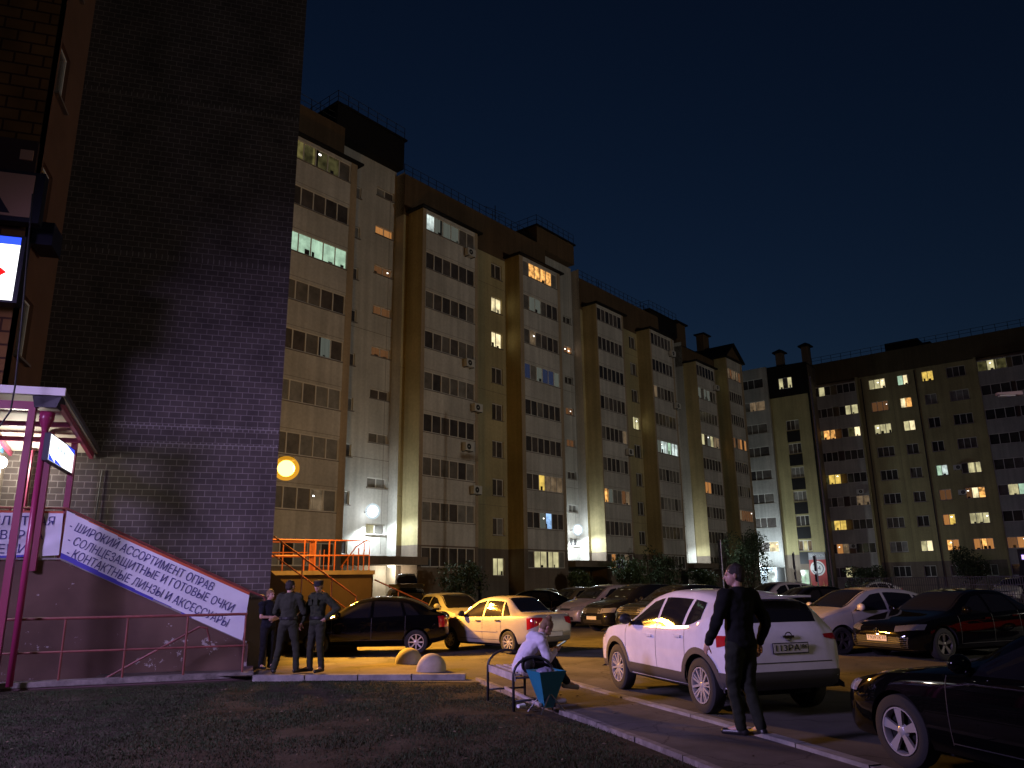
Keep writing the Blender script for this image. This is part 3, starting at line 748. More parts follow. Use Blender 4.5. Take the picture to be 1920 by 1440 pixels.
# ground floor shop: lit porch, glass door
mb = MB(); boxP(mb, PD, 33.0, 34.0, GZ + 0.05, 2.6, -0.14, -0.10); d_ = mb.build('shop_door', M['Lgreen'], DR)
mb = MB()
for u in (33.02, 33.5, 33.96): boxP(mb, PD, u - 0.04, u + 0.04, GZ + 0.05, 2.6, -0.10, -0.05)
mb.build('door_frame', M['frame'], d_)
mb = MB(); boxP(mb, PD, 35.7, 38.6, 0.2, 2.8, 0.46, 3.0); boxP(mb, PD, 35.6, 38.75, 2.82, 2.95, 0.4, 3.2)
mb.build('shop_porch', mat('porch_panel', (0.20, 0.22, 0.24), 0.5), DR)
mb = MB()
for (a, b) in (((38.6, 0.0), (38.6, 2.8)), ((37.7, 0.0), (37.7, 2.8)), ((38.6, 2.75), (37.7, 2.75)), ((38.6, 0.1), (37.7, 0.1))):
    boxP(mb, PD, min(a[0], b[0]) - 0.04, max(a[0], b[0]) + 0.04, a[1] - 0.04, b[1] + 0.04, 3.0, 3.06)
mb.build('porch_frame', M['frame'], DR)
mb = MB(); boxP(mb, PD, 35.9, 36.9, 0.9, 2.5, 3.0, 3.04); mb.build('porch_window', M['Lwhite'], DR)
t = thing('floodlight', 'cold white floodlight over the porch of the far shop', 'floodlight', AW(XD - 3.0, 37.6, 3.25), R(33))
mb = MB(); mb.box(-0.1, 0.3, -0.2, 0.2, -0.05, 0.1); mb.build('housing', M['dark_metal'], t)
mb = MB(); mb.ell((-0.3, 0, 0.0), (0.24, 0.24, 0.24), 12); mb.build('diffuser', M['lamp_white'], t, True)
lamp('light', 'POINT', (-0.75, 0, 0.2), (0.75, 0.92, 1.0), 1100, 0.2, parent=t)
lamp('light', 'POINT', (-0.9, -2.4, -0.9), (0.85, 0.95, 1.0), 420, 0.2, parent=t)
# grocery poster
t = thing('shop_sign', 'red grocery poster with a white clock ring beside the lit shop door', 'sign', AW(XD - 0.02, 31.8, 0), R(33))
mb = MB(); mb.box(-0.06, -0.01, -0.95, 1.0, 0.3, 3.75, 0); mb.box(-0.06, -0.01, -0.95, 1.0, 3.75, 4.6, 1)
mb.build('board', [mat('poster_red', (0.45, 0.05, 0.05), 0.5, var=0.15, vscale=2), mat('poster_grey', (0.30, 0.30, 0.33), 0.5)], t)
mb = MB()
def ring_x(mb, y, z, r0, r1, x, a0=0, a1=2 * math.pi, n=32):
    for k in range(n):
        t0_, t1_ = a0 + (a1 - a0) * k / n, a0 + (a1 - a0) * (k + 1) / n
        mb.quad((x, y + r0 * math.cos(t0_), z + r0 * math.sin(t0_)), (x, y + r1 * math.cos(t0_), z + r1 * math.sin(t0_)), (x, y + r1 * math.cos(t1_), z + r1 * math.sin(t1_)), (x, y + r0 * math.cos(t1_), z + r0 * math.sin(t1_)))
ring_x(mb, 0.05, 2.75, 0.0, 0.86, -0.066)
mb.build('clock_disc', mat('poster_white', (0.75, 0.75, 0.75), 0.5), t)
mb = MB(); ring_x(mb, 0.05, 2.75, 0.6, 0.68, -0.07, 0.6, 6.0); mb.build('clock_ring', mat('poster_ink', (0.05, 0.06, 0.10), 0.5), t)
MT = Matrix.Translation((-0.072, 0.05, 2.75)) @ Matrix(((0, 0, -1, 0), (-1, 0, 0, 0), (0, 1, 0, 0), (0, 0, 0, 1)))
letters('lettering', '24', 0.72, bpy.data.materials['poster_ink'], MT, t)
letters('lettering', 'ПРОДУКТЫ', 0.45, bpy.data.materials['poster_white'], Matrix.Translation((-0.066, 0.02, 4.17)) @ Matrix(((0, 0, -1, 0), (-1, 0, 0, 0), (0, 1, 0, 0), (0, 0, 0, 1))), t, width=1.8)
mb = MB()
for k in range(9):
    y = -0.85 + k * 0.22; mb.add([(-0.068, y, 0.45), (-0.068, y + 0.16, 0.5), (-0.068, y + 0.12 + 0.1 * math.sin(k * 2.1), 1.0 + 0.35 * math.sin(k * 1.7))], [(0, 1, 2)])
mb.build('food_picture', mat('poster_food', (0.55, 0.38, 0.12), 0.5, var=0.4, vscale=6), t)
# violet neon sign low on the ochre block
t = thing('neon_sign', 'violet glowing sign at the right end of the ochre block', 'sign', AW(XB - 1.2, 10.0, 3.4), R(33))
mv = emat('neon_violet', (0.50, 0.36, 1.0), 2.2)
mb = MB()
for (y, z, w, h) in ((1.2, 0.1, 0.75, 0.5), (0.25, 0.25, 0.9, 0.8), (-0.85, 0.4, 0.6, 0.42), (0.6, -0.55, 0.8, 0.4), (-0.15, -0.5, 0.35, 0.55), (-1.1, -0.35, 0.7, 0.5)):
    mb.hexa([(-0.1, y - w / 2, z - h / 2 - 0.1), (0, y - w / 2, z - h / 2 - 0.1), (0, y + w / 2, z - h / 2), (-0.1, y + w / 2, z - h / 2), (-0.1, y - w / 2 + 0.05, z + h / 2 - 0.1), (0, y - w / 2 + 0.05, z + h / 2 - 0.1), (0, y + w / 2, z + h / 2 - 0.05), (-0.1, y + w / 2, z + h / 2 - 0.05)])
mb.build('tube', mv, t)
mb = MB(); mb.box(0.02, 0.12, -1.8, 1.9, -1.0, 0.9); mb.box(0.12, 1.2, -0.1, 0.1, -0.1, 0.1); mb.build('board', M['black_plastic'], t)
# ------------------------------------------------------------------ brick corner building on the left
def wb(mb, name, mats, parent, smooth=False):
    """mesh written in world coordinates under an unrotated parent"""
    o = mb.build(name, mats, parent, smooth); o.location = -Vector(parent.location); return o

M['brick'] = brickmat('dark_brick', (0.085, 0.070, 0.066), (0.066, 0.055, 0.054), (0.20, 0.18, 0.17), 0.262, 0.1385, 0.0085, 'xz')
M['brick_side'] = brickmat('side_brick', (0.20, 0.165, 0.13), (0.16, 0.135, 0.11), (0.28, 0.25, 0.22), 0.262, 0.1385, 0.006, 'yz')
M['block'] = brickmat('ochre_block', (0.20, 0.10, 0.03), (0.18, 0.088, 0.026), (0.05, 0.02, 0.010), 0.55, 0.27, 0.022, 'xz', bump=0.6)
M['plaster'] = mat('dark_plaster', (0.13, 0.10, 0.095), 0.9, var=0.2, vscale=1.2, bump=0.15, bscale=20)
LB = thing('brick_building', 'tall dark brick gable wall with an ochre block front at the left edge', 'building', (-2.5, 19.0, 0))
mb = MB()
Pw = lambda u, z, d: (u, 19.0 - d, z)
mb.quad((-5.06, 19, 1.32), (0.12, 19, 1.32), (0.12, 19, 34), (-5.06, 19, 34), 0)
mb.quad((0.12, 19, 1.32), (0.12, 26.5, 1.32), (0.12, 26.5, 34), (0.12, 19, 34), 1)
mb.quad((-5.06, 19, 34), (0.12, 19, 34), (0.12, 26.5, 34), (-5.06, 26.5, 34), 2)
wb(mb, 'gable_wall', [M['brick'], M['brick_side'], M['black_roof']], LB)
mb = MB(); mb.box(-5.06, 0.135, 18.985, 26.5, -0.3, 1.31); wb(mb, 'plinth', M['plaster'], LB)
# header courses standing a little proud, as thin lines across the wall
hb_ = (brickmat('header_brick', (0.10, 0.084, 0.08), (0.09, 0.075, 0.07), (0.25, 0.23, 0.22), 0.13, 0.4, 0.010, 'xz'))
for z in (4.72, 5.13, 9.3, 13.6):
    mb = MB(); mb.box(-5.05, 0.11, 18.988, 19.002, z, z + 0.125); wb(mb, 'brick_course', hb_, LB)
Ps = lambda u, z, d: (-5.06 + d, u, z)
mb = MB(); sw = [(17.0, 17.75, 3 * k + 6.15, 3 * k + 7.45) for k in range(0, 8)]
wallP(mb, Ps, 16.55, 19.0, 5.2, 34, sw, 0, 0.15)
Pt = lambda u, z, d: (-5.5 + d, u, z)
wallP(mb, Pt, 18.0, 19.0, 2.0, 5.2, [], 1); mb.quad((-5.5, 19, 2), (-5.06, 19, 2), (-5.06, 19, 5.2), (-5.5, 19, 5.2), 2); mb.box(-9, -5.5, 17.95, 18.0, 2.0, 5.2, 1); mb.box(-14, -5.07, 16.56, 18.99, 5.18, 5.4, 0)
wb(mb, 'side_wall', [mat('side_render', (0.15, 0.07, 0.042), 0.9, var=0.15, vscale=1.0), M['brick_side'], M['brick']], LB)
for h in sw:
    o = window(LB, Ps, h[0], h[1], h[2], h[3], -0.14, 1, ['g1'], frame='frame'); o.location = -Vector(LB.location)
mb = MB(); mb.box(-14, -5.06, 16.55, 16.9, 5.4, 34); wb(mb, 'front_wall', M['block'], LB)
mb = MB(); mb.box(-14, -5.04, 16.45, 16.55, 9.7, 10.6); wb(mb, 'sign_panel', mat('dark_panel', (0.05, 0.025, 0.022), 0.6), LB)
o = MB(); o.box(-5.0, -4.62, 16.75, 17.45, 8.45, 8.95); o = wb(o, 'air_conditioner', mat('ac_blue', (0.012, 0.014, 0.035), 0.5), LB)
# hoardings on the front: an unlit one with a triangle and a backlit one with a red diamond
t = thing('shop_sign', 'unlit square sign with a dark blue triangle high on the ochre front', 'sign', (-5.2, 16.3, 8.7))
mb = MB(); mb.box(-2.4, 0.45, -0.12, 0.12, -0.05, 1.05, 0); mb.box(-2.0, 0.28, -0.14, -0.12, 0.05, 0.97, 1)
mb.build('board', [mat('sign_navy', (0.012, 0.014, 0.025), 0.5), mat('sign_beige', (0.50, 0.30, 0.20), 0.6)], t)
mb = MB(); mb.add([(-1.9, -0.145, 0.10), (-0.06, -0.145, 0.10), (-0.62, -0.145, 0.95), (-1.9, -0.145, 0.95)], [(0, 1, 2, 3)], 0); mb.box(-0.05, 0.18, -0.14, -0.11, 1.30, 1.52, 1)
mb.build('triangle', [bpy.data.materials['sign_navy'], bpy.data.materials['sign_beige']], t)
t = thing('light_box', 'glowing white shop sign with a blue edge and a red diamond on the ochre front', 'sign', (-4.95, 16.2, 6.95))
mb = MB(); mb.box(-2.6, 0.08, -0.16, 0.16, -0.04, 1.34); mb.build('housing', bpy.data.materials['sign_navy'], t)
mb = MB(); mb.quad((-2.5, -0.165, 0.0), (0.0, -0.165, 0.0), (0.0, -0.165, 1.14), (-2.5, -0.165, 1.14), 0); mb.quad((-2.5, -0.165, 1.14), (0.0, -0.165, 1.14), (0.0, -0.165, 1.30), (-2.5, -0.165, 1.30), 1)
mb.build('face', [emat('sign_white', (0.95, 0.96, 1.0), 2.6), emat('sign_blue', (0.03, 0.08, 1.0), 1.6)], t)
mb = MB(); mb.add([(-0.62, -0.17, 0.2), (-0.16, -0.17, 0.56), (-0.62, -0.17, 0.92), (-1.08, -0.17, 0.56)], [(0, 1, 2, 3)]); mb.build('diamond', emat('sign_red', (1.0, 0.01, 0.01), 1.2), t)

# ------------------------------------------------------------------ porch and landing of the shop
M['porch_paint'] = mat('porch_crimson', (0.26, 0.04, 0.085), 0.35, spec=0.6)
M['porch_sheet'] = mat('porch_sheet', (0.62, 0.58, 0.48), 0.6, var=0.1)
M['rust_paint'] = mat('rust_red_paint', (0.20, 0.055, 0.045), 0.5, var=0.3, vscale=5)
PR = thing('shop_porch', 'crimson steel shop porch with a sloping roof beside the brick wall', 'porch', (-4.3, 17.2, 0))
def post(x, y, z0, z1, w=0.11):
    mb = MB(); mb.box(x - w / 2, x + w / 2, y - w / 2, y + w / 2, z0, z1); return wb(mb, 'post', M['porch_paint'], PR)
post(-4.42, 16.36, -0.05, 4.92, 0.12); post(-4.42, 17.86, 1.95, 4.75); post(-4.02, 18.1, 1.95, 4.6); post(-5.0, 18.75, 1.95, 4.5, 0.13); post(-7.2, 16.36, -0.05, 4.9, 0.12)
mb = MB()
def zr_(y): return 5.16 - (y - 16.3) * 0.235
mb.hexa([(-9, 16.2, zr_(16.2)), (-3.86, 16.2, zr_(16.2)), (-3.70, 18.98, zr_(18.98)), (-9, 18.98, zr_(18.98)), (-9, 16.2, zr_(16.2) + 0.10), (-3.86, 16.2, zr_(16.2) + 0.10), (-3.70, 18.98, zr_(18.98) + 0.10), (-9, 18.98, zr_(18.98) + 0.10)], 0)
mb.hexa([(-9, 16.22, zr_(16.22) - 0.02), (-3.9, 16.22, zr_(16.22) - 0.02), (-3.74, 18.96, zr_(18.96) - 0.02), (-9, 18.96, zr_(18.96) - 0.02), (-9, 16.22, zr_(16.22) - 0.004), (-3.9, 16.22, zr_(16.22) - 0.004), (-3.74, 18.96, zr_(18.96) - 0.004), (-9, 18.96, zr_(18.96) - 0.004)], 1)
mb.box(-9, -3.86, 16.14, 16.2, zr_(16.2) - 0.02, zr_(16.2) + 0.13, 2)
wb(mb, 'roof', [mat('porch_roofing', (0.06, 0.05, 0.06), 0.6), M['porch_sheet'], M['frame']], PR)
mb = MB()
mb.bar((-9, 16.36, 4.98), (-4.36, 16.36, 4.98), 0.10, 0.16); mb.bar((-9, 17.2, 4.72), (-3.95, 17.2, 4.80), 0.06, 0.10); mb.bar((-9, 18.0, 4.60), (-3.9, 18.0, 4.62), 0.06, 0.10)
mb.bar((-3.98, 16.3, 5.06), (-3.84, 18.95, 4.44), 0.08, 0.12)
for x in (-5.4, -6.8): mb.bar((x, 16.4, 5.02), (x, 18.9, 4.43), 0.06, 0.09)
wb(mb, 'beam', M['porch_paint'], PR)
mb = MB(); mb.lathe([(0.0, 4.55), (0.058, 4.55), (0.058, -0.05), (0.0, -0.05)], (-4.16, 16.34, 0), 12)
mb.lathe([(0.058, 4.5), (0.075, 4.58), (0.13, 4.72), (0.135, 4.86), (0.12, 4.86)], (-4.16, 16.34, 0), 12)
wb(mb, 'rain_pipe', mat('pipe_magenta', (0.30, 0.03, 0.10), 0.3), PR, True)
mb = MB(); mb.hexa([(-4.36, 16.2, 4.93), (-3.98, 16.15, 4.93), (-3.98, 16.5, 4.93), (-4.36, 16.5, 4.93), (-4.4, 16.15, 5.14), (-3.9, 16.1, 5.14), (-3.9, 16.55, 5.14), (-4.4, 16.5, 5.14)])
wb(mb, 'gutter', M['dark_metal'], PR)
# landing with its flight of steps behind a rendered side wall
LD = thing('entrance_steps', 'brown rendered side wall of the shop steps with peeled paint and a steel handrail', 'steps', (-3.0, 18.2, 0))
mb = MB()
yw0, yw1 = 17.95, 18.98
prof = [(-9, -0.3), (-0.25, -0.3), (-0.25, 0.42), (-3.98, 2.16), (-9, 2.16)]
vs = [(x, yw0, z) for x, z in prof] + [(x, yw1, z) for x, z in prof]
mb.add(vs, [(0, 1, 2, 3, 4), (9, 8, 7, 6, 5), (1, 6, 7, 2), (2, 7, 8, 3), (3, 8, 9, 4)], 0)
pm, nt, b = newmat('step_render')
b.inputs['Roughness'].default_value = 0.9; b.inputs['Specular IOR Level'].default_value = 0.2
tc = nt.nodes.new('ShaderNodeTexCoord'); n1 = nt.nodes.new('ShaderNodeTexNoise'); n1.inputs['Scale'].default_value = 2.6; n1.inputs['Detail'].default_value = 9; n1.inputs['Roughness'].default_value = 0.72
nt.links.new(tc.outputs['Object'], n1.inputs['Vector'])
cr = nt.nodes.new('ShaderNodeValToRGB'); cr.color_ramp.elements[0].position = 0.625; cr.color_ramp.elements[0].color = (0.135, 0.085, 0.065, 1); cr.color_ramp.elements[1].position = 0.645; cr.color_ramp.elements[1].color = (0.42, 0.38, 0.36, 1)
n2 = nt.nodes.new('ShaderNodeTexNoise'); n2.inputs['Scale'].default_value = 0.9; n2.inputs['Detail'].default_value = 5; nt.links.new(tc.outputs['Object'], n2.inputs['Vector'])
mr = nt.nodes.new('ShaderNodeMapRange'); mr.inputs[1].default_value = 0.3; mr.inputs[2].default_value = 0.7; mr.inputs[3].default_value = 0.7; mr.inputs[4].default_value = 1.25; nt.links.new(n2.outputs[0], mr.inputs[0])
mx = nt.nodes.new('ShaderNodeMix'); mx.data_type = 'RGBA'; mx.blend_type = 'MULTIPLY'; mx.inputs[0].default_value = 1
nt.links.new(n1.outputs[0], cr.inputs[0]); nt.links.new(cr.outputs[0], mx.inputs[6]); nt.links.new(mr.outputs[0], mx.inputs[7]); nt.links.new(mx.outputs[2], b.inputs['Base Color'])
wb(mb, 'side_wall', pm, LD)
mb = MB()
for k in range(12):
    x = -0.25 - k * 0.31; mb.box(x - 0.31, x, 18.0, 18.95, -0.2, 0.16 + k * 0.165)
wb(mb, 'tread', M['concrete'], LD)
mb = MB(); mb.bar((-3.98, 17.94, 2.19), (-0.28, 17.94, 0.46), 0.07, 0.035); mb.bar((-9, 17.94, 2.19), (-3.98, 17.94, 2.19), 0.07, 0.035)
wb(mb, 'coping', M['kerb'], LD)
mb = MB()
mb.tube([(-9, 17.96, 3.20), (-3.98, 17.96, 3.20), (-0.30, 17.96, 1.50), (0.0, 17.96, 1.38), (0.04, 17.96, 1.28), (-0.02, 17.96, 1.06)], 0.024, 7)
for x in (-8, -6.5, -5.0, -3.98): mb.tube([(x, 17.96, 2.15), (x, 17.96, 3.2)], 0.022, 6)
for x in (-2.6, -1.4, -0.33): mb.tube([(x, 17.96, 0.47 + (-0.3 - x) * 0.46), (x, 17.96, 1.5 + (-0.3 - x) * 0.462)], 0.022, 6)
wb(mb, 'handrail', M['rust_paint'], LD)
# banners
M['banner_cloth'] = mat('banner_cloth', (0.72, 0.72, 0.78), 0.55, var=0.06, vscale=3)
M['ink'] = mat('banner_ink', (0.05, 0.045, 0.19), 0.6)
M['red_strip'] = mat('banner_red', (0.50, 0.09, 0.03), 0.6); M['blue_strip'] = mat('banner_blue', (0.06, 0.05, 0.42), 0.6)
def cloth(name, corners, mats, parent, sag, n=40, m=14, strips=()):
    """corners: top-left, top-right, bottom-right, bottom-left; folds run out from the tied corners"""
    a, b, c, d = [Vector(q) for q in corners]; mb = MB(); vs = []; fs = []; mi = []
    for j in range(m + 1):
        v = j / m
        for i in range(n + 1):
            u = i / n
            p = (a * (1 - u) + b * u) * (1 - v) + (d * (1 - u) + c * u) * v
            w = sag * (math.sin(u * 9 + v * 2.2) * 0.4 + math.sin(u * 23 - v * 6) * 0.22 + math.sin((u + v) * 14) * 0.25) * (0.3 + 0.7 * math.sin(math.pi * min(1, max(0, u))))
            p = p + Vector((0, -0.02 + w, -sag * 0.9 * math.sin(math.pi * u) * (v * 0.6)))
            vs.append(p)
    for j in range(m):
        for i in range(n):
            k = j * (n + 1) + i
            u, v = (i + 0.5) / n, (j + 0.5) / m; mm = 0
            for f in strips:
                q = f(u, v)
                if q is not None: mm = q
            mb.add([vs[k], vs[k + 1], vs[k + n + 2], vs[k + n + 1]], [(0, 1, 2, 3)], mm)
    o = wb(mb, name, mats, parent, True)
    return o, BVHTree.FromPolygons([Vector(v) for v in mb.v], mb.f)
def on_cloth(o, bvh):
    me = o.data; bm = bmesh.new(); bm.from_mesh(me)
    bmesh.ops.triangulate(bm, faces=bm.faces); bmesh.ops.subdivide_edges(bm, edges=[e for e in bm.edges if e.calc_length() > .05], cuts=2)
    bmesh.ops.triangulate(bm, faces=bm.faces); bmesh.ops.subdivide_edges(bm, edges=[e for e in bm.edges if e.calc_length() > .05], cuts=1)
    ymid = sum(v.co.y for v in bm.verts) / len(bm.verts)
    for v in bm.verts:
        h_ = bvh.ray_cast(Vector((v.co.x, 15, v.co.z)), Vector((0, 1, 0)))
        if h_[0] is not None: v.co.y = h_[0].y - .012 + (.004 if v.co.y > ymid else 0)
    bm.to_mesh(me); bm.free()
B1 = thing('banner', 'long white banner with three lines of blue letters sloping down along the steps', 'banner', (-2.1, 17.9, 1.9))
_, clb = cloth('sheet', [(-3.96, 17.92, 3.15), (-0.29, 17.92, 1.47), (-0.37, 17.92, 0.50), (-3.97, 17.92, 2.20)], [M['banner_cloth'], M['red_strip'], M['blue_strip']], B1, 0.022, 70, 70,
      [lambda u, v: 1 if v < 0.06 * min(1, u * 3) else None, lambda u, v: 2 if v > 0.88 + 0.14 * u and u < 0.72 else None])
sl = math.atan2(1.47 - 3.15, 3.67)
def on_wall(x, z, ang, y=17.868): return Matrix.Translation((x, y, z)) @ Matrix.Rotation(math.pi / 2, 4, 'X') @ Matrix.Rotation(ang, 4, 'Z')
for txt, x, z, x1, z1 in (('- ШИРОКИЙ АССОРТИМЕНТ ОПРАВ', -3.86, 2.86, -1.03, 1.575), ('- СОЛНЦЕЗАЩИТНЫЕ И ГОТОВЫЕ ОЧКИ', -3.86, 2.58, -0.60, 1.135), ('- КОНТАКТНЫЕ ЛИНЗЫ И АКСЕССУАРЫ', -3.85, 2.325, -0.68, 0.84)):
    w = math.hypot(x1 - x, z1 - z)
    o = letters('lettering', txt, 0.24, M['ink'], on_wall((x + x1) / 2, (z + z1) / 2, math.atan2(z1 - z, x1 - x)), B1, width=w, bold=0.0); on_cloth(o, clb); o.location = -Vector(B1.location)
B2 = thing('banner', 'creased white banner with three short lines of blue letters on the landing rail', 'banner', (-4.8, 17.9, 2.7))
_, clb = cloth('sheet', [(-6.3, 17.92, 3.14), (-4.02, 17.92, 3.14), (-4.0, 17.92, 2.26), (-6.3, 17.92, 2.20)], [M['banner_cloth'], M['red_strip'], M['blue_strip']], B2, 0.05, 40, 40,
      [lambda u, v: 1 if v < 0.06 else None, lambda u, v: 2 if v > 0.95 and u < 0.75 else None])
for txt, x1, z in (('БЕСПЛАТНАЯ', -4.16, 2.925), ('ПРОВЕРКА', -4.33, 2.645), ('ЗРЕНИЯ', -4.42, 2.37)):
    me_w = {'БЕСПЛАТНАЯ': 1.55, 'ПРОВЕРКА': 1.28, 'ЗРЕНИЯ': 1.0}[txt]
    o = letters('lettering', txt, 0.25, M['ink'], on_wall(x1 - me_w / 2, z, 0, 17.845), B2, width=me_w, bold=0.0); on_cloth(o, clb); o.location = -Vector(B2.location)
# small things on the porch
t = thing('light_box', 'glowing white box sign with blue corners on the side of the porch', 'sign', (-4.0, 17.1, 3.92))
mb = MB(); mb.box(-0.10, 0.0, -0.98, 1.0, 0.0, 0.52); mb.build('housing', bpy.data.materials['sign_navy'], t)
mb = MB(); mb.quad((0.006, -0.96, 0.02), (0.006, 0.98, 0.02), (0.006, 0.98, 0.50), (0.006, -0.96, 0.50), 0)
mb.build('face', [emat('porch_sign_white', (0.93, 0.95, 1.0), 2.0)], t)
mb = MB()
for p in ([(0.01, 0.98, 0.50), (0.01, 0.2, 0.50), (0.01, 0.98, 0.40)], [(0.01, -0.96, 0.02), (0.01, -0.5, 0.02), (0.01, -0.96, 0.14)], [(0.01, -0.5, 0.02), (0.01, 0.1, 0.02), (0.01, -0.5, 0.10)]): mb.add(p, [(0, 1, 2)])
mb.build('corner', emat('porch_sign_blue', (0.04, 0.10, 1.0), 1.0), t)
mi_ = mat('porch_sign_ink', (0.10, 0.35, 0.45), 0.5)
for (y, z, q) in ((-0.35, 0.34, 'А'), (-0.1, 0.32, 'П'), (0.12, 0.30, 'А')):
    letters('lettering', q, 0.10, mi_, Matrix.Translation((0.012, y, z)) @ Matrix(((0, 0, 1, 0), (1, 0, 0, 0), (0, 1, 0, 0), (0, 0, 0, 1))), t)
t = thing('wall_lamp', 'round white lamp shining on the wall under the porch roof', 'lamp', (-5.48, 18.25, 4.15))
mb = MB(); mb.ell((0.10, 0, 0), (0.13, 0.13, 0.13), 16); mb.build('globe', M['lamp_warm'], t, True)
mb = MB(); mb.lathe([(0.0, -0.02), (0.08, -0.02), (0.08, 0.02), (0.0, 0.02)], (0, 0, 0), 12, 0, 'x'); mb.build('base', M['white_plastic'], t)
lamp('light', 'POINT', (0.30, 0.0, 0.0), (1.0, 0.93, 0.80), 85, 0.13, parent=t)
t = thing('number_plate_sign', 'small blue plate on the brick above the round lamp', 'sign', (-5.49, 18.45, 4.55))
mb = MB(); mb.box(0, 0.012, -0.22, 0.22, -0.14, 0.14, 0); mb.build('plate', [mat('plate_blue', (0.10, 0.28, 0.55), 0.5)], t)
mb = MB(); ring_x(mb, 0.0, 0.0, 0.03, 0.075, 0.016); mb.build('emblem', mat('plate_white', (0.7, 0.75, 0.8), 0.5), t)
t = thing('price_board', 'narrow white price board with red blocks on the porch wall', 'sign', (-5.49, 18.5, 3.0))
mb = MB(); mb.box(0, 0.02, -0.17, 0.17, -0.5, 1.05, 0)
for k in range(3): mb.box(0.02, 0.024, -0.12, 0.12, 0.22 + k * 0.26, 0.40 + k * 0.26, 1)
mb.build('board', [mat('board_white', (0.65, 0.63, 0.58), 0.5), mat('board_red', (0.45, 0.06, 0.05), 0.5)], t)
mb = MB(); mb.tube([(-4.75, 15.6, 9.0), (-4.62, 15.65, 6.5), (-4.58, 15.7, 5.2), (-4.62, 15.8, 4.75), (-4.85, 15.9, 4.35), (-5.3, 16.1, 4.1)], 0.016, 6)
tag(mb.build('cable', M['black_plastic']), 'black cable hanging from the ochre front past the porch roof', 'cable')
mb = MB(); mb.tube([(-3.64, 18.96, 2.2), (-3.62, 18.95, 3.2), (-3.60, 18.96, 4.15)], 0.014, 6)
tag(mb.build('cable', M['black_plastic']), 'thin dark cable running up the brick wall beside the porch', 'cable')
# low rail round the basement steps
GR = thing('guard_rail', 'low rust red pipe rail in front of the banner steps', 'railing', (-2.2, 16.65, 0))
mb = MB(); mb.box(-4.55, -0.12, 16.56, 16.80, -0.4, -0.10, 0); mb.box(-4.55, -0.10, 16.54, 16.82, -0.10, -0.01, 1)
mb.box(-0.30, -0.12, 16.80, 17.9, -0.4, -0.012, 0)
wb(mb, 'kerb', [mat('kerb_render', (0.10, 0.055, 0.06), 0.9, var=0.2), M['kerb_old']], GR)
for x in (-4.45, -3.47, -2.42, -1.37, -0.31):
    mb = MB(); mb.tube([(x, 16.66, -0.02), (x, 16.66, 1.06)], 0.020, 8); wb(mb, 'post', M['rust_paint'], GR)
for z, r_ in ((1.07, 0.026), (0.48, 0.020)):
    mb = MB(); mb.tube([(-9.0, 16.66, z), (-0.28, 16.66, z)], r_, 8); wb(mb, 'rail', M['rust_paint'], GR)
mb = MB(); mb.tube([(-2.85, 17.3, -0.1), (-1.2, 17.3, 0.82), (-1.05, 17.3, 0.80), (-0.98, 17.3, 0.55)], 0.022, 8)
tag(mb.build('handrail', M['rust_paint']), 'diagonal steel handrail of the sunken basement stair', 'railing')
mb = MB(); mb.quad((-9, 16.8, -0.16), (-0.3, 16.8, -0.16), (-0.3, 17.95, -0.16), (-9, 17.95, -0.16)); tag(mb.build('basement_floor', M['concrete']), kind='structure')

# ------------------------------------------------------------------ second staircase, lit by the sodium lamp
M['orange_paint'] = mat('orange_railing_paint', (0.42, 0.11, 0.045), 0.45)
M['ochre_render'] = mat('ochre_render', (0.058, 0.036, 0.020), 0.9, var=0.22, vscale=1.4, bump=0.1, bscale=14)
ST = thing('entrance_platform', 'raised entrance platform with an orange railing behind the black hatchback', 'steps', (1.8, 26.5, 0))
mb = MB(); mb.box(0.13, 3.30, 25.8, 29.0, -0.3, 1.92, 0); mb.box(0.13, 3.38, 25.72, 29.1, 1.92, 2.05, 1)
wb(mb, 'platform_wall', [M['ochre_render'], M['plinth']], ST)
def wrail(name, segs, m, r=0.022):
    mb = MB()
    for s_ in segs: mb.tube(s_, r, 7)
    return wb(mb, name, m, ST)
wrail('railing', [[(0.15, 25.85, 3.02), (3.2, 25.85, 2.98), (3.2, 25.85, 2.05)], [(0.15, 25.85, 2.52), (3.2, 25.85, 2.52)], [(1.15, 25.85, 2.05), (1.15, 25.85, 3.0)], [(2.1, 25.85, 2.05), (2.1, 25.85, 3.0)]], M['orange_paint'])
wrail('railing', [[(0.15, 28.6, 3.08), (1.4, 28.6, 3.08)], [(0.15, 28.6, 2.72), (1.4, 28.6, 2.72)], [(0.15, 28.6, 2.58), (1.35, 28.6, 2.58)], [(0.55, 28.6, 2.05), (0.55, 28.6, 3.08)]], M['orange_paint'])
wrail('stair_rail', [[(2.55, 28.6, 2.2), (3.0, 28.0, 2.9), (3.3, 27.6, 3.1)]] + [[(2.6 + 0.16 * k, 28.5 - 0.2 * k, 2.05), (2.6 + 0.16 * k, 28.5 - 0.2 * k, 2.3 + 0.18 * k)] for k in range(5)], M['orange_paint'])
GT = thing('turnstile_gate', 'bright orange barred gate on the raised entrance platform', 'gate', (1.75, 27.0, 2.05))
mb = MB()
for (x, y) in ((-0.2, 0), (0.25, 0), (-0.2, 0.5), (-0.32, 0.9)): mb.box(x - 0.025, x + 0.025, y - 0.025, y + 0.025, 0, 1.02)
for z in (0.02, 0.5, 1.0): mb.box(-0.2, 0.25, -0.02, 0.02, z - 0.02, z + 0.02); mb.bar((-0.2, 0, z), (-0.32, 0.9, z), 0.04, 0.04)
mb.build('frame', M['orange_paint'], GT)
mb = MB()
for k in range(6): mb.tube([(-0.2 - 0.02 * k, 0.15 * k, 0.0), (-0.2 - 0.02 * k, 0.15 * k, 1.0)], 0.014, 5)
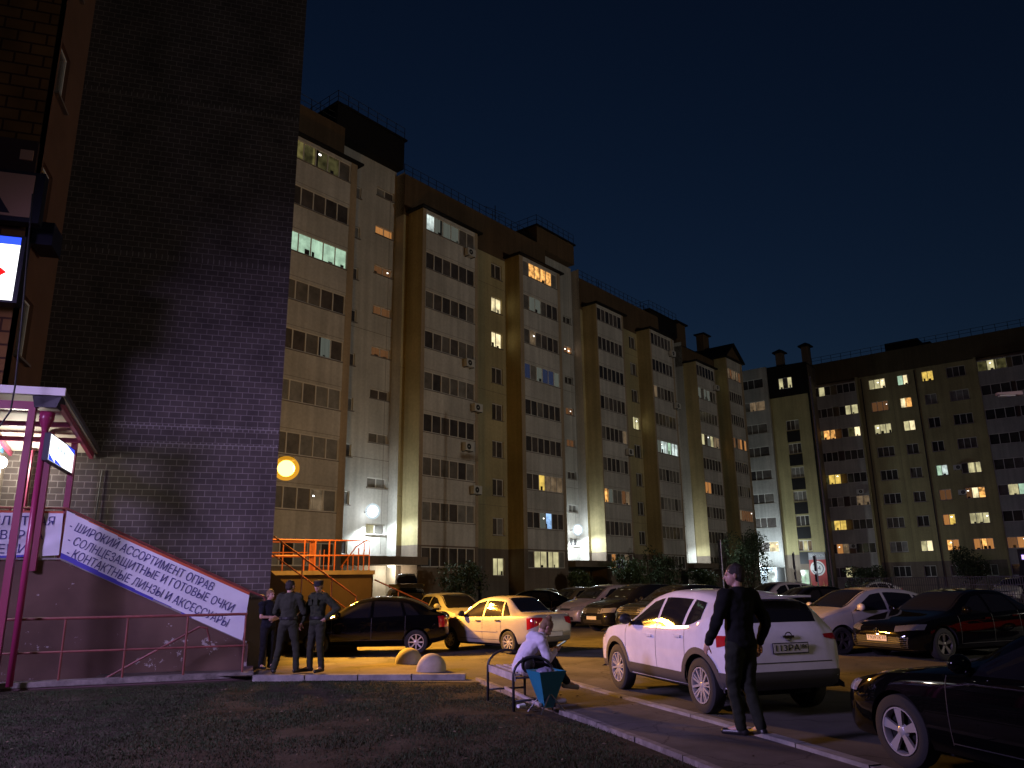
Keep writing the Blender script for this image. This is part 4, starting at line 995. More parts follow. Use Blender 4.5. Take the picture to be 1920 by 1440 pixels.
for k in range(2): mb.tube([(-0.05 + 0.14 * k, 0, 0.0), (-0.05 + 0.14 * k, 0, 0.7)], 0.014, 5)
mb.build('bar', M['orange_paint'], GT)
SF = thing('entrance_steps', 'dim flight of steps with a sloping pipe handrail running down from the brick corner', 'steps', (1.3, 22.6, 0))
mb = MB(); prof = [(0.14, -0.3), (2.5, -0.3), (2.5, 0.0), (0.14, 1.98)]
mb.add([(x, 22.2, z) for x, z in prof] + [(x, 23.6, z) for x, z in prof], [(0, 1, 2, 3), (7, 6, 5, 4), (1, 5, 6, 2), (2, 6, 7, 3)])
wb(mb, 'side_wall', M['ochre_render'], SF)
mb = MB(); mb.tube([(0.16, 22.15, 2.90), (2.42, 22.15, 1.28), (2.44, 22.15, 0.4)], 0.024, 7); mb.tube([(0.16, 22.15, 2.42), (2.40, 22.15, 0.80)], 0.020, 7)
for x in (0.95, 1.75): mb.tube([(x, 22.15, 2.9 - (x - 0.16) * 0.717), (x, 22.15, 1.95 - (x - 0.14) * 0.84)], 0.02, 6)
wb(mb, 'handrail', M['rust_paint'], SF)
mb = MB(); mb.tube([(3.4, 25.9, 1.75), (5.2, 26.1, 0.95), (5.2, 26.1, -0.1)], 0.024, 7); mb.tube([(4.2, 26.0, 1.4), (4.2, 26.0, -0.1)], 0.02, 6)
tag(mb.build('handrail', M['rust_paint']), 'loose rust red handrail running down from the orange platform to the parked cars', 'railing')
# sodium lamp on the corner of the brick wall
t = thing('street_lamp', 'glaring orange sodium lamp on a bracket at the corner of the brick wall', 'lamp', (0.12, 23.6, 4.92))
mb = MB(); mb.bar((0, 0, 0.1), (0.26, 0, 0.18), 0.04, 0.04); mb.build('bracket', M['dark_metal'], t)
mb = MB(); mb.box(0.06, 0.5, 0.02, 0.30, 0.30, 0.40); mb.build('housing', M['dark_metal'], t)
mb = MB(); mb.ell((0.28, 0, 0.04), (0.25, 0.25, 0.24), 16); mb.build('diffuser', M['lamp_sodium'], t, True)
mb = MB(); mb.ell((0.28, 0, 0.04), (0.38, 0.38, 0.36), 20); mb.build('glass', M['halo_sodium'], t, True)  # glare ring around the lamp, put in as an emissive see-through ball
lamp('light', 'SPOT', (0.50, -0.15, -0.42), (1.0, 0.45, 0.045), 13500, 0.16, (4.9, -2.7, -4.0), 106, 0.9, t)
lamp('light', 'POINT', (0.80, 0.1, 0.1), (1.0, 0.48, 0.07), 1500, 0.2, parent=t)
# unseen violet sign, assumed at left and added to light the near court
t = thing('light_box', 'assumed tall violet sign on a post, out of view at the left end of the lawn, added to light the near court', 'sign', (-13.0, 6.5, 0))
mb = MB(); mb.tube([(0, 0, -0.2), (0, 0, 6.2)], 0.08, 8); mb.build('post', M['dark_metal'], t)
mb = MB(); mb.box(-0.12, 0.12, -0.9, 0.9, 6.2, 8.0, 0); mb.build('housing', M['dark_metal'], t)
mb = MB(); mb.box(0.122, 0.14, -0.85, 0.85, 6.25, 7.95, 0); mb.build('face', emat('assumed_violet_glow', (0.62, 0.45, 1.0), 3.0), t)
lamp('light', 'SPOT', (0.5, 0, 7.1), (0.60, 0.46, 1.0), 13500, 1.5, (0.866, 0.46, -0.38), 78, 1.0, parent=t)
# street lamps: one unlit at the right edge, two assumed ones added for light
def street_lamp(loc, rz, label, lit):
    t = thing('street_lamp', label, 'street lamp', loc, rz)
    mb = MB(); mb.tube([(0, 0, -0.2), (0, 0, 8.6), (0.3, 0, 9.2), (1.0, 0, 9.45), (1.8, 0, 9.5)], [0.09, 0.07, 0.05, 0.04, 0.04], 8); mb.build('pole', M['steel'], t, True)
    mb = MB(); mb.hexa([(1.7, -0.16, 9.42), (2.75, -0.13, 9.46), (2.75, 0.13, 9.46), (1.7, 0.16, 9.42), (1.7, -0.12, 9.60), (2.75, -0.08, 9.56), (2.75, 0.08, 9.56), (1.7, 0.12, 9.60)]); mb.build('lamp_head', mat('lamp_shell', (0.55, 0.42, 0.42), 0.5), t)
    mb = MB(); mb.box(2.0, 2.65, -0.10, 0.10, 9.38, 9.44); mb.build('lens', M['lamp_warm'] if lit else M['white_plastic'], t)
    return t
street_lamp((33.4, 24.5, 0), R(158), 'unlit street lamp head reaching in at the right edge', False)
t = street_lamp((55, -5, 0), R(120), 'assumed lit street lamp out of view beyond the right edge, added to light both blocks', True)  # assumed unseen lamp, put in to light the fronts of both blocks
lamp('light', 'SPOT', (2.3, 0, 9.2), (1.0, 0.90, 0.76), 15000, 0.3, (1, 0.04, -0.02), 96, 0.5, t)
t = street_lamp((19, -10, 0), R(118), 'assumed lit street lamp out of view behind the near cars, added to light the rear of the white crossover', True)  # another assumed lamp out of view, added to light the white crossover's rear
lamp('light', 'SPOT', (2.3, 0, 9.2), (1.0, 0.80, 0.42), 1000, 0.3, (1, 0.02, -0.42), 52, 0.8, t)
# ------------------------------------------------------------------ cars
def pchip(pts):
    xs = np.array([p[0] for p in pts], float); ys = np.array([p[1] for p in pts], float)
    h = np.diff(xs); d = np.diff(ys) / h; m = np.zeros(len(xs))
    for i in range(1, len(xs) - 1):
        if d[i - 1] * d[i] > 0:
            w1 = 2 * h[i] + h[i - 1]; w2 = h[i] + 2 * h[i - 1]; m[i] = (w1 + w2) / (w1 / d[i - 1] + w2 / d[i])
    m[0] = d[0]; m[-1] = d[-1]
    def f(x):
        x = np.clip(x, xs[0], xs[-1]); i = np.clip(np.searchsorted(xs, x) - 1, 0, len(h) - 1); t = (x - xs[i]) / h[i]
        return float(ys[i] * (1 + 2 * t) * (1 - t) ** 2 + h[i] * m[i] * t * (1 - t) ** 2 + ys[i + 1] * t * t * (3 - 2 * t) + h[i] * m[i + 1] * t * t * (t - 1))
    return f

def paint(name, col, rough=0.28, metal=0.0, coat=1.0):
    m = mat(name, col, max(rough, .42), metal, var=0.10, vscale=2.5, coat=coat, spec=0.0)
    return m
M['tyre'] = mat('tyre_rubber', (0.022, 0.021, 0.021), 0.85, bump=0.2, bscale=60)
M['rim'] = mat('rim_alloy', (0.62, 0.60, 0.62), 0.32, 0.55)
M['rim_dark'] = mat('rim_dark', (0.10, 0.09, 0.09), 0.4, 0.6)
M['car_glass'] = mat('car_glass', (0.012, 0.012, 0.014), 0.04, spec=0.7)
M['car_black'] = mat('car_trim', (0.018, 0.018, 0.019), 0.55)
M['car_grey'] = mat('car_cladding', (0.055, 0.052, 0.055), 0.6, bump=0.1, bscale=120)
M['car_seam'] = mat('car_seam', (0.03, 0.028, 0.03), 0.6)
M['chrome'] = mat('chrome', (0.7, 0.7, 0.7), 0.12, 1.0)
M['tail_red'] = mat('tail_red', (0.42, 0.012, 0.016), 0.10, spec=0.8, coat=1.0)
M['head_clear'] = mat('head_lens', (0.42, 0.42, 0.44), 0.10, 0.5, coat=1.0)
M['plate'] = mat('plate_white', (0.62, 0.60, 0.56), 0.45)
M['plate_ink'] = mat('plate_ink', (0.02, 0.02, 0.02), 0.6)
M['wheel_well'] = mat('wheel_well', (0.008, 0.008, 0.008), 0.95)

_wheel_cache = {}
def wheel_meshes(r, w, style, rimmat):
    key = (round(r, 3), style, rimmat)
    if key in _wheel_cache: return _wheel_cache[key]
    rr = r * 0.66
    mb = MB()
    mb.lathe([(rr, -w / 2 + 0.01), (r * 0.9, -w / 2), (r * 0.985, -w / 2 + 0.02), (r, -w / 2 + 0.05), (r, w / 2 - 0.05), (r * 0.985, w / 2 - 0.02), (r * 0.9, w / 2), (rr + 0.012, w / 2 - 0.004), (rr, w / 2 - 0.02), (rr * 0.97, -w / 2 + 0.01)], (0, 0, 0), 40, 0, 'y')
    mb.lathe([(0.0, w / 2 - 0.09), (rr * 0.98, w / 2 - 0.09)], (0, 0, 0), 32, 1, 'y')
    tyre = mb.mesh('tyre', [M['tyre'], M['wheel_well']], 40)
    mb = MB()
    mb.lathe([(rr * 0.985, w / 2 - 0.05), (rr * 0.99, w / 2 - 0.004), (rr * 0.93, w / 2 - 0.004), (rr * 0.90, w / 2 - 0.03), (rr * 0.90, w / 2 - 0.08)], (0, 0, 0), 40, 0, 'y')
    mb.lathe([(0.0, w / 2 - 0.018), (0.035, w / 2 - 0.018), (0.055, w / 2 - 0.028), (0.07, w / 2 - 0.05)], (0, 0, 0), 16, 0, 'y')
    def spoke(a, w0, w1, y0=0.022, y1=0.010, tw=0.0):
        c, s_ = math.cos(a), math.sin(a); c2, s2 = math.cos(a + tw), math.sin(a + tw)
        def P(rad, off, y, cc, ss): return (rad * cc - off * ss, w / 2 - y, rad * ss + off * cc)
        r0, r1 = 0.035, rr * 0.94
        mb.hexa([P(r0, -w0, y0, c, s_), P(r0, w0, y0, c, s_), P(r0, w0, y0 + 0.03, c, s_), P(r0, -w0, y0 + 0.03, c, s_),
                 P(r1, -w1, y1, c2, s2), P(r1, w1, y1, c2, s2), P(r1, w1, y1 + 0.03, c2, s2), P(r1, -w1, y1 + 0.03, c2, s2)])
    if style == 'five':
        for k in range(5):
            a = 2 * math.pi * k / 5 + 0.3; spoke(a - 0.075, 0.017, 0.024, tw=-0.03); spoke(a + 0.075, 0.017, 0.024, tw=0.03)
    elif style == 'ten':
        for k in range(9):
            a = 2 * math.pi * k / 9; spoke(a, 0.012, 0.020, tw=0.12)
    elif style == 'y':
        for k in range(5):
            a = 2 * math.pi * k / 5 + 0.1
            spoke(a - 0.10, 0.016, 0.015, tw=-0.18); spoke(a + 0.10, 0.016, 0.015, tw=0.18); spoke(a + 0.52, 0.008, 0.010)
    elif style == 'eight':
        for k in range(8):
            a = 2 * math.pi * k / 8; spoke(a, 0.014, 0.018)
    else:
        for k in range(6):
            a = 2 * math.pi * k / 6; spoke(a, 0.03, 0.05)
    rim = mb.mesh('rim', [M[rimmat]], 35)
    _wheel_cache[key] = (tyre, rim); return tyre, rim

def build_car(name, label, sp, pos, heading, col_mat, group=None, wheel=('five', 'rim'), glass=None, detail=True, plate_front=None, plate_rear=None, cladding=None, lean=0.0, scale=1.0):
    """sp: lengths in metres, x runs from the nose (0) to the tail (L); the car faces +X of its own frame"""
    L_ = sp['L']; top = pchip(sp['top']); bot = pchip(sp['bot']); belt = pchip(sp['belt']); hw = pchip(sp['w']); wr = pchip(sp['wr'])
    root = thing(name, label, sp.get('cat', 'car'), pos, R(heading), group)
    root.scale = (scale,) * 3
    X = lambda x: L_ / 2 - x
    # stations, dense at both ends
    xs = [0, .012, .035, .07, .12, .19, .28] + list(np.linspace(.38, L_ - .38, 46)) + [L_ - .28, L_ - .19, L_ - .12, L_ - .07, L_ - .035, L_ - .012, L_]
    def edge(x):
        zs = min(belt(x), top(x) - .012); zt = top(x); c = min(.075, .45 * (zt - zs)); return zt - c
    def section(x):
        zb, zt = bot(x), top(x); zs = min(belt(x), zt - .012); wm = hw(x); wt = min(wr(x), .945 * wm); h = zs - zb; c = min(.075, .45 * (zt - zs))
        p = [(0, zb), (.45 * wm, zb), (.82 * wm, zb + .005), (.93 * wm, zb + .05 * h), (.975 * wm, zb + .16 * h), (.992 * wm, zb + .32 * h), (wm, zb + .5 * h), (.998 * wm, zb + .68 * h), (.99 * wm, zb + .84 * h), (.972 * wm, zb + .94 * h), (.95 * wm, zs)]
        a = (.95 * wm, zs); b = (wt, zt - c)
        for t in (.08, .3, .55, .8, .95):
            p.append((a[0] + (b[0] - a[0]) * t + .022 * math.sin(math.pi * t) * min(1, (zt - zs) / .3), a[1] + (b[1] - a[1]) * t))
        p += [(wt * .965, zt - c * .62), (wt * .86, zt - c * .30), (wt * .6, zt - c * .10), (wt * .3, zt - c * .02), (0, zt)]
        return p
    mb = MB(); n = None; rings = []
    for x in xs:
        p = section(x); n = len(p)
        ring = [(X(x), y, z) for (y, z) in p] + [(X(x), -y, z) for (y, z) in p[-2:0:-1]]
        rings.append(ring)
    k = len(rings[0]); vs = [v for r_ in rings for v in r_]; fs = []
    for i in range(len(rings) - 1):
        for j in range(k):
            j2 = (j + 1) % k; fs.append((i * k + j, (i + 1) * k + j, (i + 1) * k + j2, i * k + j2))
    fs.append(tuple(range(k))); fs.append(tuple((len(rings) - 1) * k + j for j in range(k - 1, -1, -1)))
    mb.add(vs, fs)
    body = mb.build('body', [col_mat, M['wheel_well']], root, 38)
    bvh = BVHTree.FromPolygons([Vector(v) for v in mb.v], mb.f)
    ax = [sp['fa'], sp['fa'] + sp['wb']]; wrad = sp['wheel']
    # wheel arches cut out of the body
    cb = MB()
    for a in ax:
        for s_ in (1, -1):
            y1 = hw(a) + .2; y0 = hw(a) - .30
            rad = wrad + sp.get('gap', .055)
            q0 = [(X(a) + rad * math.cos(t), s_ * y0, wrad + rad * math.sin(t)) for t in [2 * math.pi * i / 36 for i in range(36)]]
            q1 = [(px_, s_ * y1, pz) for (px_, _, pz) in q0]
            f_ = [(i, (i + 1) % 36, 36 + (i + 1) % 36, 36 + i) for i in range(36)] + [tuple(range(35, -1, -1)), tuple(range(36, 72))]
            if s_ < 0: f_ = [tuple(reversed(q)) for q in f_]
            cb.add(q0 + q1, f_, 0)
    cut = cb.build('cutter', [M['wheel_well']])
    bm = bmesh.new(); bm.from_mesh(cut.data); bmesh.ops.recalc_face_normals(bm, faces=bm.faces); bm.to_mesh(cut.data); bm.free()
    bm = bmesh.new(); bm.from_mesh(body.data); bmesh.ops.recalc_face_normals(bm, faces=bm.faces); bm.to_mesh(body.data); bm.free()
    md = body.modifiers.new('arch', 'BOOLEAN'); md.operation = 'DIFFERENCE'; md.solver = 'EXACT'; md.object = cut; md.material_mode = 'TRANSFER'
    body.parent = None; bpy.context.view_layer.update()
    bake(body); body.parent = root; body.matrix_parent_inverse = Matrix()
    bpy.data.objects.remove(cut)
    body.data.set_sharp_from_angle(angle=R(38))
    def hit(p, d):
        d = Vector(d).normalized(); h_ = bvh.ray_cast(Vector(p) - d * 2.5, d)
        return (h_[0], h_[1]) if h_[0] is not None else (Vector(p), -d)
    def patch(mb, fn, d, nu, nv, off=.004, m=0, thick=False):
        vs = []
        for j in range(nv + 1):
            for i in range(nu + 1):
                q, nn = hit(fn(i / nu, j / nv), d)
                if nn.dot(Vector(d)) > 0: nn = -nn
                vs.append(q + nn * off)
        fs = [(j * (nu + 1) + i, j * (nu + 1) + i + 1, (j + 1) * (nu + 1) + i + 1, (j + 1) * (nu + 1) + i) for j in range(nv) for i in range(nu)]
        mb.add(vs, fs, m)
    def lerp(a, b, t): return a + (b - a) * t
    # side windows: (xl0, xl1) along the belt, (xu0, xu1) along the roof edge
    gm = glass or M['car_glass']
    for s_ in (1, -1):
        for (l0, l1, u0, u1) in sp['glass']:
            mb = MB()
            def fn(u, v):
                xl, xu = lerp(l0, l1, u), lerp(u0, u1, u)
                zl = belt(xl) + .004; zu = max(edge(xu) - .045, zl + .015)
                return (X(lerp(xl, xu, v)), s_ * .8, lerp(zl, zu, v))
            patch(mb, fn, (0, -s_, 0), 12, 8)
            mb.build('side_window', [gm], root, True)
    for nm, (xb, xt, inset, dirx) in (('windshield', sp['ws']), ('rear_window', sp['rw'])):
        zb_, zt_ = top(xb), top(xt)
        mb = MB()
        def fn(u, v):
            xx = lerp(xb, xt, v); wb_ = min(wr(xx), hw(xx)) - inset - .02 * (1 - v)
            return (X(xx), lerp(-wb_, wb_, u), lerp(zb_, zt_, v) )
        patch(mb, fn, (0, 0, -1) if dirx == 0 else (dirx, 0, -.55), 14, 10)
        mb.build(nm, [gm], root, True)
    # lamps
    def quadpatch(name, pts, d, m, nu=8, nv=5, off=.006, parent=root):
        mb = MB(); p = [Vector(q) for q in pts]
        patch(mb, lambda u, v: (p[0] * (1 - u) + p[1] * u) * (1 - v) + (p[3] * (1 - u) + p[2] * u) * v, d, nu, nv, off)
        return mb.build(name, [m], parent, True)
    for s_ in (1, -1):
        y0, y1, z0, z1, xin = sp['hl']
        quadpatch('headlight', [(X(0), s_ * y0, z0), (X(xin), s_ * y1, z0 + .04), (X(xin + .10), s_ * y1, z1 + .03), (X(.05), s_ * y0, z1)], (-1, -s_ * .62, -.12), sp.get('hl_mat') or M['head_clear'])
        y0, y1, z0, z1, xin = sp['tl']
        quadpatch('taillight', [(X(L_), s_ * y0, lerp(z0, z1, sp.get('tl_slant', .0))), (X(L_ - xin), s_ * y1, z0), (X(L_ - xin), s_ * y1, z1), (X(L_), s_ * y0, z1)], (1, -s_ * .62, -.05), M['tail_red'])
    if 'grille' in sp:
        y, z0, z1 = sp['grille']; quadpatch('grille', [(X(0), -y, z0), (X(0), y, z0), (X(0), y * 1.06, z1), (X(0), -y * 1.06, z1)], (-1, 0, 0), M['car_black'])
    if 'intake' in sp:
        y, z0, z1 = sp['intake']; quadpatch('intake', [(X(0), -y, z0), (X(0), y, z0), (X(0), y, z1), (X(0), -y, z1)], (-1, 0, 0), M['car_black'])
    # seams and handles
    if detail:
        mb = MB(); hmb = []
        for s_ in (1, -1):
            for x in sp['seams']:
                for (za, zb2) in ((bot(x) + .12, belt(x) - .005),):
                    patch(mb, lambda u, v: (X(x + .010 * (u - .5) + .0), s_ * .8, lerp(za, zb2, v)), (0, -s_, 0), 1, 12, .0025)
            patch(mb, lambda u, v: (X(lerp(sp['seams'][0], sp['seams'][-1], u)), s_ * .8, bot(1.8) + .13 + .010 * v), (0, -s_, 0), 24, 1, .0025)
        mb.build('door_seam', [M['car_seam']], root)
        for s_ in (1, -1):
            for x in sp['handles']:
                q, nn = hit((X(x), s_ * .8, belt(x) - sp.get('hz', .10)), (0, -s_, 0))
                h_ = MB(); h_.box(q.x - .095, q.x + .095, q.y - .012, q.y + .028 * s_ if s_ > 0 else q.y + .012, q.z - .016, q.z + .016) if s_ > 0 else h_.box(q.x - .095, q.x + .095, q.y - .028, q.y + .012, q.z - .016, q.z + .016)
                h_.build('door_handle', [sp.get('handle_mat') or col_mat], root)
        for s_ in (1, -1):
            x = sp['mirror']; z = belt(x) + .10; q, nn = hit((X(x), s_ * .8, z - .05), (0, -s_, 0))
            mm = MB(); mm.ell((q.x, q.y + s_ * .13, z), (.07, .115, .085), 12); mm.bar((q.x, q.y - s_ * .02, z - .06), (q.x, q.y + s_ * .1, z - .03), .05, .04)
            mo = mm.build('mirror', [sp.get('mirror_mat') or col_mat], root, True)
    if sp.get('trim_strip'):
        z = sp['trim_strip']; mb = MB()
        for s_ in (1, -1):
            patch(mb, lambda u, v: (X(lerp(ax[0] + .42, ax[1] - .42, u)), s_ * .8, z + .045 * v), (0, -s_, 0), 24, 2, .012)
        mb.build('side_moulding', [col_mat], root, True)
    if sp.get('spoiler'):
        x0_, z_ = sp['spoiler']; mb = MB(); wv = wr(x0_) * .92
        mb.hexa([(X(x0_ + .28), -wv, z_ + .02), (X(x0_ + .28), wv, z_ + .02), (X(x0_), wv, z_ - .02), (X(x0_), -wv, z_ - .02), (X(x0_ + .30), -wv * .98, z_ + .05), (X(x0_ + .30), wv * .98, z_ + .05), (X(x0_), wv, z_ + .015), (X(x0_), -wv, z_ + .015)])
        mb.build('spoiler', [col_mat], root)
    if cladding:
        mb = MB()
        for s_ in (1, -1):
            for a in ax:
                r0, r1 = wrad + .05, wrad + .135
                patch(mb, lambda u, v: (X(a) + lerp(r0, r1, v) * math.cos(math.pi * (1.06 * u - .03)), s_ * .8, wrad + lerp(r0, r1, v) * math.sin(math.pi * (1.06 * u - .03))), (0, -s_, 0), 26, 3, .012)
            patch(mb, lambda u, v: (X(lerp(ax[0] + wrad + .06, ax[1] - wrad - .06, u)), s_ * .8, lerp(bot(2) + .02, bot(2) + .21, v)), (0, -s_, 0), 20, 4, .010)
            patch(mb, lambda u, v: (X(lerp(ax[1] + wrad + .05, L_ - .05, u)), s_ * .8, lerp(bot(L_ - .3) + .02, .56, v)), (0, -s_, 0), 10, 4, .010)
            patch(mb, lambda u, v: (X(lerp(.06, ax[0] - wrad - .05, u)), s_ * .8, lerp(bot(.3) + .02, .44, v)), (0, -s_, 0), 8, 4, .010)
        yb = hw(L_ - .02) * .97
        patch(mb, lambda u, v: (X(L_), lerp(-yb, yb, u), lerp(bot(L_ - .1) + .0, .585, v)), (1, 0, 0), 20, 5, .012)
        patch(mb, lambda u, v: (X(0), lerp(-.7, .7, u), lerp(bot(.05), .42, v)), (-1, 0, 0), 16, 4, .010)
        mb.build('cladding', [M['car_grey']], root, 40)
    # underside shadow box so that no light passes below the floor
    mb = MB(); mb.box(X(L_ - .5), X(.5), -.62, .62, bot(2) - .04, bot(2) + .10); mb.build('chassis', [M['wheel_well']], root)
    ty, ri = wheel_meshes(wrad, .20, *wheel)
    for a in ax:
        for s_ in (1, -1):
            o = bpy.data.objects.new('wheel', ty); link(o, root); o.location = (X(a), s_ * (hw(a) - .115), wrad)
            if s_ < 0: o.rotation_euler = (0, 0, math.pi)
            o2 = bpy.data.objects.new('rim', ri); link(o2, o)
            if a == ax[0] and sp.get('steer'): o.rotation_euler = (0, 0, o.rotation_euler.z + R(sp['steer']))
    def plate(front, txt):
        z = sp['pl_f'] if front else sp['pl_r']; d = (-1, 0, 0) if front else (1, 0, 0)
        q, nn = hit((X(0 if front else L_), 0, z), d); s2 = 1 if front else -1
        mb = MB(); xx = q.x + s2 * .012
        mb.box(min(xx, xx + s2 * .012), max(xx, xx + s2 * .012), -.26, .26, z - .056, z + .056, 0)
        mb.box(min(xx, xx + s2 * .010), max(xx, xx + s2 * .010), -.272, .272, z - .068, z + .068, 1)
        o = mb.build('number_plate', [M['plate'], M['car_black']], root)
        if txt:
            a = Matrix(((0, 0, s2, 0), (s2, 0, 0, 0), (0, 1, 0, 0), (0, 0, 0, 1)))
            letters('lettering', txt[0], .105, M['plate_ink'], Matrix.Translation((xx + s2 * .0125, -.06 * s2, z)) @ a, o, width=.36)
            if len(txt) > 1: letters('lettering', txt[1], .075, M['plate_ink'], Matrix.Translation((xx + s2 * .0125, .19 * s2, z + .012)) @ a, o, width=.10)
        return q
    if plate_front is not None: plate(True, plate_front)
    if plate_rear is not None: plate(False, plate_rear)
    root['_h'] = 0; del root['_h']
    return root, dict(hit=hit, X=X, patch=patch, quad=quadpatch, top=top, belt=belt, hw=hw, bot=bot, L=L_)

def spec(kind, **kw):
    if kind == 'hatch':      # five door liftback
        s = dict(L=4.21, wb=2.52, fa=.88, wheel=.30, top=[(0, .52), (.03, .66), (.12, .72), (.5, .83), (1.0, .93), (1.18, .99), (1.95, 1.37), (2.4, 1.425), (2.95, 1.40), (3.4, 1.27), (3.85, 1.03), (4.1, .98), (4.17, .86), (4.21, .6)],
                 bot=[(0, .42), (.06, .28), (.5, .23), (3.5, .24), (4.1, .33), (4.21, .45)], belt=[(0, .50), (.2, .70), (1.0, .87), (2.6, .92), (3.5, .955), (4.0, .95), (4.21, .6)],
                 w=[(0, .58), (.08, .70), (.3, .78), (.8, .83), (2.2, .845), (3.4, .83), (3.9, .78), (4.13, .70), (4.21, .58)], wr=[(0, .5), (.8, .70), (1.2, .69), (1.95, .585), (2.9, .57), (3.5, .60), (4.0, .66), (4.21, .5)],
                 glass=[(1.30, 2.22, 1.92, 2.22), (2.30, 3.08, 2.30, 2.95), (3.15, 3.48, 3.03, 3.20)], ws=(1.16, 1.93, .05, -1), rw=(3.82, 3.10, .07, 1), hl=(.32, .72, .58, .70, .30), tl=(.50, .80, .66, .93, .18), seams=[1.25, 2.26, 3.12], handles=[2.08, 2.95], mirror=1.42,
                 grille=(.30, .56, .64), intake=(.42, .30, .40), pl_f=.46, pl_r=.78)
    if kind == 'sedan':      # small saloon
        s = dict(L=4.26, wb=2.476, fa=.80, wheel=.30, top=[(0, .55), (.03, .68), (.12, .76), (.5, .88), (.98, .97), (1.14, 1.02), (1.92, 1.44), (2.4, 1.50), (2.95, 1.47), (3.60, 1.08), (3.75, 1.05), (4.12, 1.03), (4.21, .92), (4.26, .6)],
                 bot=[(0, .42), (.06, .28), (.5, .22), (3.6, .24), (4.15, .32), (4.26, .45)], belt=[(0, .53), (.2, .74), (1.0, .90), (2.6, .95), (3.4, .98), (4.0, .99), (4.2, .90), (4.26, .6)],
                 w=[(0, .60), (.08, .72), (.3, .80), (.8, .845), (2.2, .85), (3.4, .845), (3.95, .80), (4.18, .72), (4.26, .60)], wr=[(0, .52), (.8, .72), (1.2, .70), (1.95, .58), (2.9, .57), (3.4, .62), (3.8, .72), (4.26, .55)],
                 glass=[(1.30, 2.22, 1.90, 2.22), (2.29, 3.02, 2.29, 2.93), (3.07, 3.36, 2.98, 3.02)], ws=(1.12, 1.90, .05, -1), rw=(3.56, 3.02, .07, 1), hl=(.34, .74, .62, .76, .34), tl=(.46, .83, .64, .95, .22), tl_slant=.55, seams=[1.25, 2.25, 3.02], handles=[2.08, 2.88], mirror=1.42,
                 grille=(.36, .60, .69), intake=(.48, .32, .42), pl_f=.48, pl_r=.52)
    if kind == 'suv':        # compact crossover
        s = dict(L=4.38, wb=2.646, fa=.90, wheel=.355, cat='car', top=[(0, .60), (.03, .78), (.12, .88), (.5, 1.00), (.98, 1.07), (1.12, 1.11), (1.98, 1.53), (2.5, 1.60), (3.1, 1.585), (3.72, 1.50), (4.02, 1.42), (4.20, 1.16), (4.32, 1.02), (4.36, .85), (4.38, .62)],
                 bot=[(0, .45), (.06, .32), (.5, .27), (3.6, .29), (4.28, .36), (4.38, .48)], belt=[(0, .58), (.2, .85), (1.0, 1.02), (2.4, 1.06), (3.3, 1.12), (3.75, 1.22), (4.1, 1.13), (4.3, .98), (4.38, .62)],
                 w=[(0, .62), (.08, .76), (.3, .84), (.9, .895), (2.2, .89), (3.5, .90), (4.0, .86), (4.28, .80), (4.38, .70)], wr=[(0, .55), (.8, .76), (1.15, .74), (2.0, .62), (3.0, .60), (3.8, .60), (4.1, .64), (4.38, .6)],
                 glass=[(1.34, 2.28, 1.98, 2.28), (2.36, 3.10, 2.36, 3.12), (3.18, 3.62, 3.20, 3.50)], ws=(1.12, 1.96, .05, -1), rw=(4.19, 3.98, .05, 1), hl=(.40, .80, .74, .90, .42), tl=(.60, .89, .87, 1.02, .34), tl_slant=.7, seams=[1.28, 2.32, 3.20], handles=[2.12, 3.02], mirror=1.42,
                 grille=(.34, .66, .82), intake=(.5, .36, .48), pl_f=.52, pl_r=.86, hz=.13)
    if kind == 'van':        # tall five door family car
        s = dict(L=4.30, wb=2.65, fa=.85, wheel=.31, top=[(0, .55), (.03, .70), (.12, .80), (.45, .94), (.85, 1.05), (.98, 1.09), (1.80, 1.53), (2.3, 1.60), (3.2, 1.58), (3.85, 1.47), (4.12, 1.18), (4.24, 1.0), (4.30, .62)],
                 bot=[(0, .42), (.06, .28), (.5, .22), (3.6, .24), (4.2, .32), (4.30, .45)], belt=[(0, .53), (.2, .76), (.9, .94), (2.5, .98), (3.6, 1.02), (4.1, 1.02), (4.30, .62)],
                 w=[(0, .60), (.08, .74), (.3, .82), (.8, .87), (2.2, .88), (3.5, .87), (4.05, .82), (4.3, .70)], wr=[(0, .52), (.7, .74), (1.0, .73), (1.85, .62), (3.0, .61), (3.9, .63), (4.3, .6)],
                 glass=[(1.15, 2.10, 1.80, 2.10), (2.18, 3.05, 2.18, 3.05), (3.13, 3.75, 3.13, 3.62)], ws=(.98, 1.78, .05, -1), rw=(4.10, 3.86, .06, 1), hl=(.32, .78, .64, .80, .42), tl=(.62, .86, .75, 1.15, .2), seams=[1.15, 2.14, 3.10], handles=[1.98, 2.95], mirror=1.30,
                 grille=(.30, .66, .74), intake=(.5, .32, .44), pl_f=.50, pl_r=.85)
